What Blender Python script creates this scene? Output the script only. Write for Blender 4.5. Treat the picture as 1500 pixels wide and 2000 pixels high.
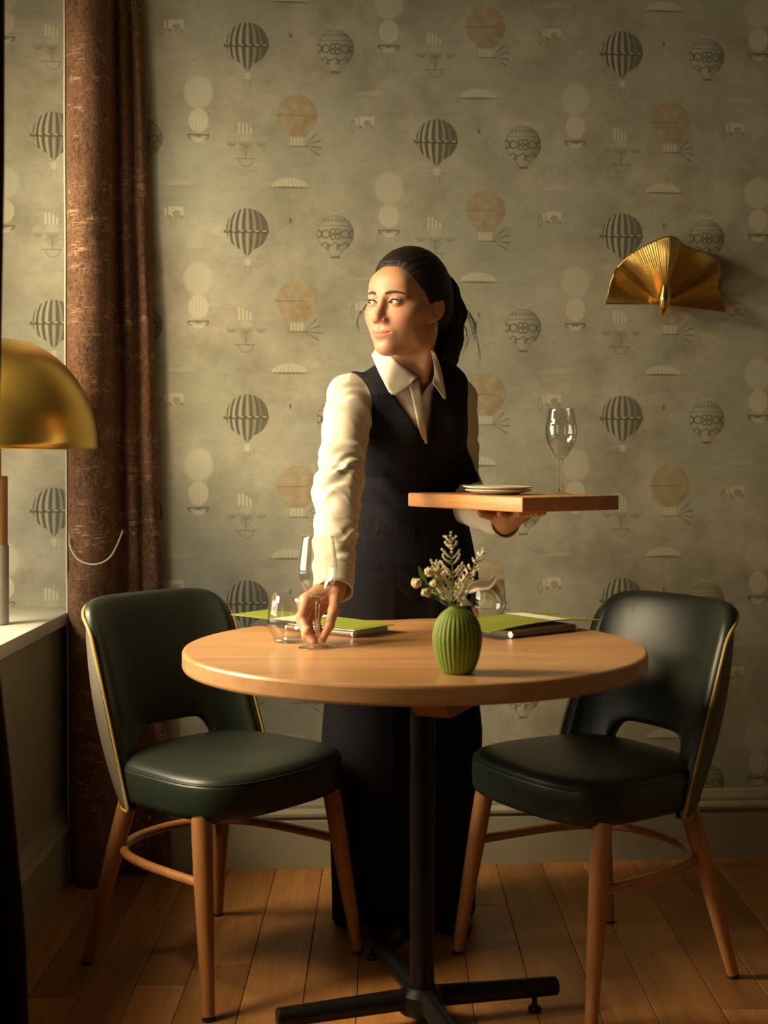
import bpy, bmesh, math, random
import numpy as np
from mathutils import Vector, Matrix

# ------------------------------------------------------------------ clear
for o in list(bpy.data.objects):
    bpy.data.objects.remove(o, do_unlink=True)
SC = bpy.context.scene
COL = SC.collection
random.seed(7)
PI = math.pi

# ------------------------------------------------------------------ camera, light, exposure
FPX, HOR, CAMH = 2550.0, 893.0, 1.13
cam_data = bpy.data.cameras.new('camera')
cam = bpy.data.objects.new('camera', cam_data)
COL.objects.link(cam)
cam.location = (0, 0, CAMH)
cam.rotation_euler = (PI / 2, 0, 0)
cam_data.sensor_fit = 'HORIZONTAL'
cam_data.sensor_width = 36.0
cam_data.lens = FPX / 1500 * 36.0
cam_data.shift_y = -(1000 - HOR) / 1500
cam_data.clip_start = 0.05
cam_data.dof.use_dof = True
cam_data.dof.focus_distance = 3.02
cam_data.dof.aperture_fstop = 4.5
SC.camera = cam

world = bpy.data.worlds.new('world')
SC.world = world
world.use_nodes = True
world.node_tree.nodes['Background'].inputs[0].default_value = (1.0, 0.86, 0.62, 1)
world.node_tree.nodes['Background'].inputs[1].default_value = 0.25

def area(name, loc, target, sx, sy, power, color, spread=PI):
    d = bpy.data.lights.new(name, 'AREA')
    d.shape = 'RECTANGLE'
    d.size, d.size_y = sx, sy
    d.energy, d.color, d.spread = power, color, spread
    o = bpy.data.objects.new(name, d)
    COL.objects.link(o)
    o.location = loc
    o.rotation_euler = (Vector(target) - Vector(loc)).to_track_quat('-Z', 'Y').to_euler()
    return o

# low warm daylight reaching the tall window beside the table, and the softer sky in that window
area('low_sun', (-4.4, 2.74, 2.85), (-0.86, 2.9, 1.60), 0.8, 0.8, 32, (1.0, 0.77, 0.47), 1.0)
area('warm_window_light', (-2.15, 2.15, 2.70), (-0.15, 3.4, 0.85), 1.0, 0.9, 74, (1.0, 0.79, 0.455), 1.9)
area('window_sky', (-1.46, 2.58, 1.12), (0.0, 2.75, 0.85), 1.1, 0.85, 30.0, (1.0, 0.91, 0.69), PI)
# room fill from the front, through an unseen window added beside the camera
area('added_window_fill', (-1.46, 0.80, 1.30), (0.2, 2.0, 0.7), 1.2, 1.2, 12.0, (1.0, 0.75, 0.43))

SC.view_settings.view_transform = 'Standard'
SC.view_settings.look = 'None'
SC.view_settings.exposure = 0.0
SC.view_settings.gamma = 1.0
SC.view_settings.use_curve_mapping = False

# ------------------------------------------------------------------ helpers
def at(px, py, Y):
    return Vector(((px - 750) / FPX * Y, Y, CAMH - (py - HOR) / FPX * Y))

def tag(o, label=None, cat=None, group=None, kind=None):
    if label: o['label'] = label
    if cat: o['category'] = cat
    if group: o['group'] = group
    if kind: o['kind'] = kind
    return o

def empty(name, loc=(0, 0, 0), rz=0.0):
    o = bpy.data.objects.new(name, None)
    COL.objects.link(o)
    o.location = loc
    o.rotation_euler = (0, 0, rz)
    o.empty_display_size = 0.05
    return o

def link(name, me, mat=None, parent=None, smooth=True, loc=None):
    o = bpy.data.objects.new(name, me)
    COL.objects.link(o)
    if mat and not me.materials: me.materials.append(mat)
    if parent: o.parent = parent
    if loc is not None: o.location = loc
    if smooth:
        me.polygons.foreach_set('use_smooth', [True] * len(me.polygons))
    return o

def fix_normals(me):
    bm = bmesh.new(); bm.from_mesh(me)
    bmesh.ops.recalc_face_normals(bm, faces=bm.faces)
    bm.to_mesh(me); bm.free()

def mesh(name, vs, fs, mat=None, parent=None, smooth=True, loc=None, fix=True, sharp=None):
    me = bpy.data.meshes.new(name)
    me.from_pydata([tuple(v) for v in vs], [], [tuple(f) for f in fs])
    if fix: fix_normals(me)
    me.update()
    o = link(name, me, mat, parent, smooth, loc)
    if sharp is not None:
        bm = bmesh.new(); bm.from_mesh(me)
        for e in bm.edges:
            if len(e.link_faces) == 2 and e.calc_face_angle(0) > sharp: e.smooth = False
        bm.to_mesh(me); bm.free()
    return o

def merge(*parts):
    vs, fs = [], []
    for v, f in parts:
        k = len(vs)
        vs += [tuple(q) for q in v]
        fs += [tuple(i + k for i in q) for q in f]
    return vs, fs

def lathe(prof, seg=48, rib=None):
    """prof: list of (r,z); closed at axis where r == 0"""
    vs, fs, rows = [], [], []
    for r, z in prof:
        if r < 1e-6:
            rows.append([len(vs)]); vs.append((0, 0, z))
        else:
            row = []
            for i in range(seg):
                t = 2 * PI * i / seg
                rr = r * (1 + (rib(t, z) if rib else 0))
                row.append(len(vs)); vs.append((rr * math.cos(t), rr * math.sin(t), z))
            rows.append(row)
    for a, b in zip(rows[:-1], rows[1:]):
        if len(a) == 1 and len(b) == 1: continue
        for i in range(seg):
            j = (i + 1) % seg
            if len(a) == 1: fs.append((a[0], b[j], b[i]))
            elif len(b) == 1: fs.append((a[i], a[j], b[0]))
            else: fs.append((a[i], a[j], b[j], b[i]))
    return vs, fs

def spline(pts, n):
    """Catmull-Rom through pts (any dimension) -> n samples"""
    P = np.array([list(p) for p in pts], float)
    P = np.vstack([2 * P[0] - P[1], P, 2 * P[-1] - P[-2]])
    m = len(P) - 3
    out = []
    for k in range(n):
        t = k / (n - 1) * m
        i = min(int(t), m - 1); u = t - i
        a, b, c, d = P[i], P[i + 1], P[i + 2], P[i + 3]
        out.append(0.5 * (2 * b + (c - a) * u + (2 * a - 5 * b + 4 * c - d) * u * u + (3 * b - a - 3 * c + d) * u ** 3))
    return np.array(out)

def tube(pts, rad, seg=12, cap=True, flat=1.0):
    """swept tube; rad number or list"""
    P = [Vector(p) for p in pts]
    n = len(P)
    R = rad if hasattr(rad, '__len__') else [rad] * n
    vs, fs = [], []
    T = [(P[min(i + 1, n - 1)] - P[max(i - 1, 0)]).normalized() for i in range(n)]
    ref = Vector((0, 0, 1)) if abs(T[0].z) < 0.9 else Vector((1, 0, 0))
    u = (ref - T[0] * ref.dot(T[0])).normalized()
    for i in range(n):
        u = (u - T[i] * u.dot(T[i])).normalized()
        v = T[i].cross(u)
        for k in range(seg):
            a = 2 * PI * k / seg
            vs.append(P[i] + (u * math.cos(a) * flat + v * math.sin(a)) * R[i])
    for i in range(n - 1):
        for k in range(seg):
            l = (k + 1) % seg
            fs.append((i * seg + k, i * seg + l, (i + 1) * seg + l, (i + 1) * seg + k))
    if cap:
        fs.append(tuple(range(seg))[::-1])
        fs.append(tuple((n - 1) * seg + k for k in range(seg)))
    return vs, fs

def rbox(sx, sy, sz, r=0.003, seg=2, center=(0, 0, 0)):
    """bevelled box as verts/faces"""
    bm = bmesh.new()
    bmesh.ops.create_cube(bm, size=1)
    bmesh.ops.scale(bm, vec=(sx, sy, sz), verts=bm.verts)
    if r > 0:
        bmesh.ops.bevel(bm, geom=bm.edges[:], offset=r, segments=seg, affect='EDGES', profile=0.5)
    bmesh.ops.translate(bm, vec=center, verts=bm.verts)
    bm.verts.index_update()
    out = ([tuple(v.co) for v in bm.verts], [tuple(v.index for v in f.verts) for f in bm.faces])
    bm.free()
    return out

def box(x0, x1, y0, y1, z0, z1):
    vs = [(x, y, z) for x in (x0, x1) for y in (y0, y1) for z in (z0, z1)]
    fs = [(0, 1, 3, 2), (4, 6, 7, 5), (0, 4, 5, 1), (2, 3, 7, 6), (0, 2, 6, 4), (1, 5, 7, 3)]
    return vs, fs

def blob(c, r, seg=8, rings=6, sq=(1, 1, 1)):
    prof = [(math.sin(PI * i / rings) * r if 0 < i < rings else 0, -math.cos(PI * i / rings) * r) for i in range(rings + 1)]
    v, f = lathe(prof, seg)
    return [(c[0] + x * sq[0], c[1] + y * sq[1], c[2] + z * sq[2]) for x, y, z in v], f

def sheet(rows, thick=0.0, n=None):
    """rows: grid of points -> surface; thick>0 gives it a back side"""
    R, C = len(rows), len(rows[0])
    P = np.array([[list(p) for p in r] for r in rows], float)
    vs = [tuple(p) for r in P for p in r]
    fs = [(i * C + j, i * C + j + 1, (i + 1) * C + j + 1, (i + 1) * C + j) for i in range(R - 1) for j in range(C - 1)]
    if thick:
        du = np.gradient(P, axis=1); dv = np.gradient(P, axis=0)
        N = np.cross(du, dv); N /= np.linalg.norm(N, axis=2, keepdims=True) + 1e-12
        k = len(vs)
        vs += [tuple(p) for r in (P + N * thick) for p in r]
        fs += [tuple(i + k for i in f[::-1]) for f in fs[:]]
        def st(a, b): fs.append((a, b, b + k, a + k))
        for j in range(C - 1):
            st(j + 1, j); st((R - 1) * C + j, (R - 1) * C + j + 1)
        for i in range(R - 1):
            st(i * C, (i + 1) * C); st((i + 1) * C + C - 1, i * C + C - 1)
    return vs, fs

# ------------------------------------------------------------------ materials
def newmat(name):
    m = bpy.data.materials.new(name)
    m.use_nodes = True
    nt = m.node_tree
    return m, nt, nt.nodes['Principled BSDF']

def setp(b, **k):
    names = {'base': 'Base Color', 'rough': 'Roughness', 'metal': 'Metallic', 'spec': 'Specular IOR Level', 'sheen': 'Sheen Weight',
             'sheenr': 'Sheen Roughness', 'sheent': 'Sheen Tint', 'coat': 'Coat Weight', 'coatr': 'Coat Roughness', 'trans': 'Transmission Weight', 'ior': 'IOR',
             'sss': 'Subsurface Weight', 'sssr': 'Subsurface Radius', 'ssss': 'Subsurface Scale', 'aniso': 'Anisotropic'}
    for a, v in k.items():
        if a in ('base', 'sheent') and len(v) == 3: v = (*v, 1)
        b.inputs[names[a]].default_value = v

def nd(nt, t, **k):
    n = nt.nodes.new(t)
    for a, v in k.items():
        if a.startswith('i_'):
            n.inputs[int(a[2:]) if a[2:].isdigit() else a[2:].replace('_', ' ')].default_value = v
        else: setattr(n, a, v)
    return n

def coords(nt, scale=(1, 1, 1), kind='Object', rot=(0, 0, 0)):
    t = nd(nt, 'ShaderNodeTexCoord')
    m = nd(nt, 'ShaderNodeMapping')
    m.inputs['Scale'].default_value = scale
    m.inputs['Rotation'].default_value = rot
    nt.links.new(t.outputs[kind], m.inputs[0])
    return m.outputs[0]

def noise(nt, vec, scale, detail=3, rough=0.55, dist=0.0):
    n = nd(nt, 'ShaderNodeTexNoise')
    n.inputs['Scale'].default_value = scale
    n.inputs['Detail'].default_value = detail
    n.inputs['Roughness'].default_value = rough
    n.inputs['Distortion'].default_value = dist
    if vec is not None: nt.links.new(vec, n.inputs['Vector'])
    return n.outputs['Fac']

def ramp(nt, fac, stops, interp='LINEAR'):
    r = nd(nt, 'ShaderNodeValToRGB')
    cr = r.color_ramp
    cr.interpolation = interp
    while len(cr.elements) < len(stops): cr.elements.new(0.5)
    for e, (p, c) in zip(cr.elements, stops):
        e.position = p
        e.color = (*c, 1) if hasattr(c, '__len__') else (c, c, c, 1)
    nt.links.new(fac, r.inputs[0])
    return r.outputs[0]

def mixc(nt, fac, a, b, blend='MIX'):
    n = nd(nt, 'ShaderNodeMix', data_type='RGBA', blend_type=blend)
    for s, v in ((n.inputs[0], fac), (n.inputs[6], a), (n.inputs[7], b)):
        if isinstance(v, bpy.types.NodeSocket): nt.links.new(v, s)
        elif hasattr(v, '__len__'): s.default_value = (*v, 1) if len(v) == 3 else v
        else: s.default_value = v
    return n.outputs[2]

def bump(nt, bsdf, height, strength=0.2, dist=0.002):
    n = nd(nt, 'ShaderNodeBump')
    n.inputs['Strength'].default_value = strength
    n.inputs['Distance'].default_value = dist
    nt.links.new(height, n.inputs['Height'])
    nt.links.new(n.outputs[0], bsdf.inputs['Normal'])

def simple(name, base, rough=0.5, metal=0.0, nscale=0, nstr=0.1, var=0.0, **k):
    m, nt, b = newmat(name)
    setp(b, base=base, rough=rough, metal=metal, **k)
    if nscale:
        v = coords(nt)
        f = noise(nt, v, nscale, 4)
        bump(nt, b, f, nstr, 0.001)
        if var:
            dk = tuple(c * (1 - var) for c in base); lt = tuple(min(1, c * (1 + var)) for c in base)
            nt.links.new(ramp(nt, noise(nt, v, nscale * 0.12, 3), [(0.3, dk), (0.7, lt)]), b.inputs['Base Color'])
    return m

def wood(name, c1, c2, c3, axis=1, scale=1.0, rough=0.4, rand=False, coat=0.0, ring=14):
    m, nt, b = newmat(name)
    sc = [ring * scale, ring * scale, ring * scale]; sc[axis] = 0.9 * scale
    v = coords(nt, tuple(sc))
    if rand:
        oi = nd(nt, 'ShaderNodeObjectInfo')
        add = nd(nt, 'ShaderNodeVectorMath', operation='MULTIPLY_ADD')
        add.inputs[1].default_value = (37, 53, 71)
        nt.links.new(oi.outputs['Random'], add.inputs[0]); nt.links.new(v, add.inputs[2])
        v = add.outputs[0]
    f1 = noise(nt, v, 1.0, 5, 0.6, 0.6)
    f2 = noise(nt, v, 6.0, 4, 0.65)
    col = ramp(nt, f1, [(0.25, c1), (0.5, c2), (0.75, c3)])
    col = mixc(nt, ramp(nt, f2, [(0.42, 0.0), (0.72, 0.40)]), col, tuple(c * 0.62 for c in c1))
    if rand:
        col2 = nd(nt, 'ShaderNodeHueSaturation')
        mr = nd(nt, 'ShaderNodeMapRange'); mr.inputs[3].default_value = 0.72; mr.inputs[4].default_value = 1.22
        nt.links.new(oi.outputs['Random'], mr.inputs[0]); nt.links.new(mr.outputs[0], col2.inputs['Value'])
        nt.links.new(col, col2.inputs['Color']); col = col2.outputs[0]
    nt.links.new(col, b.inputs['Base Color'])
    setp(b, rough=rough, coat=coat, coatr=0.25)
    bump(nt, b, f2, 0.06, 0.001)
    return m

MAT = {}
MAT['beech'] = wood('oiled_oak_top', (0.43, 0.205, 0.075), (0.53, 0.275, 0.115), (0.60, 0.34, 0.155), axis=0, rough=0.34, coat=0.35, ring=9)
MAT['beech_dark'] = wood('cleat_wood', (0.36, 0.15, 0.05), (0.42, 0.18, 0.065), (0.48, 0.22, 0.085), axis=1, rough=0.4)
MAT['leg'] = wood('chair_beech', (0.34, 0.135, 0.045), (0.42, 0.18, 0.065), (0.47, 0.22, 0.085), axis=2, rough=0.34, coat=0.2, ring=30)
MAT['tray'] = wood('tray_oak', (0.40, 0.175, 0.06), (0.50, 0.235, 0.085), (0.56, 0.28, 0.115), axis=0, rough=0.42, ring=24)
MAT['plank'] = wood('floor_oak', (0.29, 0.120, 0.034), (0.39, 0.168, 0.050), (0.48, 0.225, 0.075), axis=1, rough=0.42, rand=True, ring=16)
MAT['leather'] = simple('bottle_green_vinyl', (0.017, 0.023, 0.0175), 0.40, nscale=420, nstr=0.10, spec=0.5)
MAT['back_vinyl'] = simple('taupe_vinyl', (0.11, 0.092, 0.068), 0.5, nscale=380, nstr=0.12)
MAT['piping'] = simple('gold_piping', (0.36, 0.255, 0.065), 0.42, nscale=500, nstr=0.1)
MAT['glide'] = simple('black_plastic', (0.012, 0.012, 0.012), 0.5)
MAT['black_metal'] = simple('black_powder_coat', (0.006, 0.0055, 0.005), 0.36, nscale=900, nstr=0.08, spec=0.3)
MAT['chrome'] = simple('dull_chrome', (0.6, 0.58, 0.55), 0.25, 1.0)
MAT['silver'] = simple('silver', (0.8, 0.78, 0.74), 0.2, 1.0)
MAT['paint'] = simple('grey_gloss_paint', (0.33, 0.30, 0.22), 0.42, nscale=60, nstr=0.05, var=0.05)
MAT['sill'] = simple('pale_sill_paint', (0.62, 0.63, 0.56), 0.42, nscale=60, nstr=0.04, var=0.03)
MAT['ceiling'] = simple('ceiling_plaster', (0.30, 0.27, 0.2), 0.9, nscale=90, nstr=0.1)
MAT['wall_plain'] = simple('dim_painted_wall', (0.16, 0.14, 0.10), 0.9, nscale=60, nstr=0.1)
MAT['plate'] = simple('glazed_porcelain', (0.62, 0.58, 0.48), 0.25, coat=0.3)
MAT['white_paper'] = simple('white_paper', (0.72, 0.70, 0.64), 0.7, nscale=300, nstr=0.05)
MAT['green_card'] = simple('lime_green_card', (0.22, 0.255, 0.025), 0.6, nscale=300, nstr=0.06)
MAT['booklet'] = simple('dark_booklet_spine', (0.12, 0.085, 0.06), 0.4)
MAT['vase'] = simple('matt_green_ceramic', (0.155, 0.215, 0.018), 0.62, nscale=200, nstr=0.04)
MAT['stem'] = simple('green_stem', (0.12, 0.20, 0.03), 0.5)
MAT['plume'] = simple('cream_plume', (0.74, 0.67, 0.45), 0.8)
MAT['petal'] = simple('cream_petal', (0.86, 0.79, 0.58), 0.6)
MAT['button'] = simple('cream_button_flower', (0.78, 0.64, 0.36), 0.8)
MAT['cord'] = simple('cream_cord', (0.60, 0.52, 0.40), 0.6)
MAT['concrete'] = simple('grey_stone_base', (0.30, 0.27, 0.23), 0.6, nscale=70, nstr=0.2, var=0.2)
MAT['lamp_wood'] = wood('lamp_stem_wood', (0.22, 0.10, 0.03), (0.3, 0.14, 0.05), (0.36, 0.18, 0.07), axis=2, rough=0.35, ring=40)
MAT['frame'] = simple('window_frame_paint', (0.6, 0.58, 0.5), 0.4)

def brass(name, base, rough, ani=0.0):
    m, nt, b = newmat(name)
    setp(b, base=base, rough=rough, metal=1.0, aniso=ani)
    f = noise(nt, coords(nt), 9, 3)
    nt.links.new(ramp(nt, f, [(0.3, rough * 0.92), (0.7, rough * 1.1)]), b.inputs['Roughness'])
    return m
MAT['brass'] = brass('brushed_brass', (0.60, 0.39, 0.09), 0.30, 0.5)
MAT['brass_bright'] = brass('polished_brass', (0.84, 0.56, 0.17), 0.17)

def glassmat():
    m, nt, b = newmat('clear_glass')
    setp(b, base=(0.97, 0.98, 0.96), rough=0.0, trans=1.0, ior=1.45)
    return m
MAT['glass'] = glassmat()

def thinglass():
    m, nt, b = newmat('thin_clear_glass')
    out = nt.nodes['Material Output']
    tr = nd(nt, 'ShaderNodeBsdfTransparent'); gl = nd(nt, 'ShaderNodeBsdfGlossy'); fr = nd(nt, 'ShaderNodeLayerWeight'); fr.inputs[0].default_value = 0.5
    tr.inputs[0].default_value = (0.97, 0.975, 0.96, 1)
    gl.inputs['Roughness'].default_value = 0.015
    pw = nd(nt, 'ShaderNodeMath', operation='POWER'); pw.inputs[1].default_value = 3.0
    ma = nd(nt, 'ShaderNodeMath', operation='MULTIPLY_ADD', use_clamp=True); ma.inputs[1].default_value = 0.75; ma.inputs[2].default_value = 0.06
    nt.links.new(fr.outputs['Facing'], pw.inputs[0]); nt.links.new(pw.outputs[0], ma.inputs[0])
    mx = nd(nt, 'ShaderNodeMixShader')
    nt.links.new(ma.outputs[0], mx.inputs[0]); nt.links.new(tr.outputs[0], mx.inputs[1]); nt.links.new(gl.outputs[0], mx.inputs[2])
    nt.links.new(mx.outputs[0], out.inputs[0])
    return m
MAT['thin_glass'] = thinglass()

def panemat():
    m, nt, b = newmat('window_pane')
    out = nt.nodes['Material Output']
    tr = nd(nt, 'ShaderNodeBsdfTransparent'); gl = nd(nt, 'ShaderNodeBsdfGlossy')
    gl.inputs['Roughness'].default_value = 0.02
    mx = nd(nt, 'ShaderNodeMixShader'); mx.inputs[0].default_value = 0.05
    nt.links.new(tr.outputs[0], mx.inputs[1]); nt.links.new(gl.outputs[0], mx.inputs[2])
    nt.links.new(mx.outputs[0], out.inputs[0])
    return m
MAT['pane'] = panemat()

def velvet():
    m, nt, b = newmat('worn_brown_velvet')
    v = coords(nt, (1, 1, 1))
    nap = noise(nt, coords(nt, (1, 1, 0.45)), 26, 5, 0.7)
    fine = noise(nt, coords(nt, (1, 1, 0.6)), 150, 5, 0.8)
    col = ramp(nt, nap, [(0.34, (0.060, 0.028, 0.020)), (0.66, (0.155, 0.075, 0.050))])
    col = mixc(nt, ramp(nt, fine, [(0.42, 0.0), (0.62, 0.75)]), col, (0.26, 0.155, 0.095))
    # worn golden scratches, mostly horizontal, gathered in bands
    h1 = noise(nt, coords(nt, (0.55, 0.55, 9.0)), 7.5, 4, 0.75, 0.35)
    l1 = ramp(nt, h1, [(0.478, 0.0), (0.50, 1.0), (0.522, 0.0)])
    brk = ramp(nt, noise(nt, v, 30, 3), [(0.47, 0.0), (0.58, 1.0)])
    zt = ramp(nt, noise(nt, coords(nt, (0.2, 0.2, 1.0)), 9, 2), [(0.46, 0.0), (0.56, 1.0)])
    vl = noise(nt, coords(nt, (9, 9, 1.2)), 6, 4, 0.75, 0.3)
    l2 = ramp(nt, vl, [(0.492, 0.0), (0.50, 0.6), (0.508, 0.0)])
    k = mixc(nt, 1.0, l1, brk, 'MULTIPLY'); k2 = mixc(nt, 1.0, l2, ramp(nt, noise(nt, v, 21, 2), [(0.52, 0.0), (0.62, 1.0)]), 'MULTIPLY')
    k = mixc(nt, 1.0, k, k2, 'LIGHTEN'); k = mixc(nt, 1.0, k, zt, 'MULTIPLY')
    col = mixc(nt, k, col, (0.66, 0.44, 0.24))
    nt.links.new(col, b.inputs['Base Color'])
    setp(b, rough=0.92, sheen=0.25, sheenr=0.5, sheent=(0.75, 0.45, 0.3), spec=0.08)
    bump(nt, b, fine, 0.4, 0.002)
    return m
MAT['velvet'] = velvet()
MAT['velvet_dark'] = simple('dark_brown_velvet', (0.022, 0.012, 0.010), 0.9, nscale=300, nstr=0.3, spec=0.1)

def clothmat(name, base, var, rough=0.85, weave=900, check=False):
    m, nt, b = newmat(name)
    v = coords(nt)
    f = noise(nt, v, weave, 2)
    c = ramp(nt, noise(nt, v, 14, 3), [(0.3, tuple(q * (1 - var) for q in base)), (0.7, tuple(min(1, q * (1 + var)) for q in base))])
    if check:
        s = nd(nt, 'ShaderNodeSeparateXYZ'); nt.links.new(coords(nt, (1, 1, 1), rot=(0, 0, -0.49)), s.inputs[0])
        tot = None
        for ax, per in ((0, 0.034), (2, 0.045)):
            w = nd(nt, 'ShaderNodeMath', operation='PINGPONG'); w.inputs[1].default_value = per / 2
            nt.links.new(s.outputs[ax], w.inputs[0])
            l = nd(nt, 'ShaderNodeMath', operation='LESS_THAN'); l.inputs[1].default_value = 0.0005
            nt.links.new(w.outputs[0], l.inputs[0])
            if tot is None: tot = l.outputs[0]
            else:
                mx = nd(nt, 'ShaderNodeMath', operation='MAXIMUM'); nt.links.new(tot, mx.inputs[0]); nt.links.new(l.outputs[0], mx.inputs[1]); tot = mx.outputs[0]
        sc = nd(nt, 'ShaderNodeMath', operation='MULTIPLY'); sc.inputs[1].default_value = 0.11
        nt.links.new(tot, sc.inputs[0])
        c = mixc(nt, sc.outputs[0], c, (0.10, 0.075, 0.07))
    nt.links.new(c, b.inputs['Base Color'])
    setp(b, rough=rough, spec=0.15)
    bump(nt, b, f, 0.15, 0.001)
    return m
MAT['shirt'] = clothmat('white_cotton_shirt', (0.62, 0.555, 0.455), 0.03)
MAT['vest'] = clothmat('navy_windowpane_wool', (0.0075, 0.0065, 0.0105), 0.15, check=True)
MAT['trousers'] = clothmat('navy_wool', (0.009, 0.0075, 0.0115), 0.15)
MAT['shoe'] = simple('black_leather_shoe', (0.01, 0.01, 0.01), 0.3)

def skinmat():
    m, nt, b = newmat('skin')
    at_ = nd(nt, 'ShaderNodeAttribute', attribute_name='tone')
    v = coords(nt)
    base = mixc(nt, noise(nt, v, 60, 4), (0.46, 0.228, 0.130), (0.52, 0.270, 0.162))
    sep = nd(nt, 'ShaderNodeSeparateColor'); nt.links.new(at_.outputs['Color'], sep.inputs[0])
    base = mixc(nt, sep.outputs[0], base, (0.50, 0.17, 0.13))      # lips
    base = mixc(nt, sep.outputs[1], base, (0.60, 0.25, 0.16))      # cheeks, knuckles
    base = mixc(nt, sep.outputs[2], base, (0.70, 0.46, 0.36))      # nails
    nt.links.new(base, b.inputs['Base Color'])
    setp(b, rough=0.48, sss=0.18, sssr=(1.0, 0.35, 0.2), ssss=0.006, spec=0.35)
    bump(nt, b, noise(nt, v, 500, 3), 0.08, 0.0006)
    return m
MAT['skin'] = skinmat()
def hairmat():
    m, nt, b = newmat('dark_brown_hair')
    f = noise(nt, coords(nt, (60, 60, 9)), 9, 4, 0.7)
    nt.links.new(ramp(nt, f, [(0.3, (0.006, 0.004, 0.0035)), (0.75, (0.022, 0.012, 0.008))]), b.inputs['Base Color'])
    setp(b, rough=0.56, spec=0.2)
    bump(nt, b, f, 0.35, 0.002)
    return m
MAT['hair'] = hairmat()
MAT['brow'] = simple('brow_hair', (0.040, 0.022, 0.013), 0.8, nscale=900, nstr=0.5)
MAT['eye_white'] = simple('eye_white', (0.50, 0.45, 0.41), 0.25, coat=0.25)
MAT['iris'] = simple('brown_iris', (0.045, 0.018, 0.008), 0.1, coat=0.8)

# ------------------------------------------------------------------ printed wallpaper, drawn with maths nodes
class X:
    nt = None
    def __init__(s, v): s.v = v
    def _b(s, op, o, r=False):
        a, b = (o, s) if r else (s, o)
        return mth(op, a, b)
    def __add__(s, o): return s._b('ADD', o)
    def __radd__(s, o): return s._b('ADD', o)
    def __sub__(s, o): return s._b('SUBTRACT', o)
    def __rsub__(s, o): return s._b('SUBTRACT', o, True)
    def __mul__(s, o): return s._b('MULTIPLY', o)
    def __rmul__(s, o): return s._b('MULTIPLY', o)
    def __truediv__(s, o): return s._b('DIVIDE', o)
    def __neg__(s): return s * -1.0
def mth(op, *a, clamp=False):
    n = X.nt.nodes.new('ShaderNodeMath'); n.operation = op; n.use_clamp = clamp; n.hide = True
    for i, q in enumerate(a):
        if isinstance(q, X): X.nt.links.new(q.v, n.inputs[i])
        else: n.inputs[i].default_value = float(q)
    return X(n.outputs[0])
mn = lambda a, b: mth('MINIMUM', a, b)
mxx = lambda a, b: mth('MAXIMUM', a, b)
ab = lambda a: mth('ABSOLUTE', a)
fill = lambda d, w=1.6: mth('MULTIPLY_ADD', d, -1.0 / w, 0.5, clamp=True)        # inside mask of a distance
def length(x, y): return mth('SQRT', mth('MULTIPLY_ADD', x, x, y * y))
def ellip(x, y, rx, ry): return (length(x / rx, y / ry) - 1.0) * min(rx, ry)
def rect(x, y, x0, x1, y0, y1): return mxx(ab(x - (x0 + x1) / 2) - (x1 - x0) / 2, ab(y - (y0 + y1) / 2) - (y1 - y0) / 2)
sinx = lambda a: mth('SINE', a)

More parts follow.
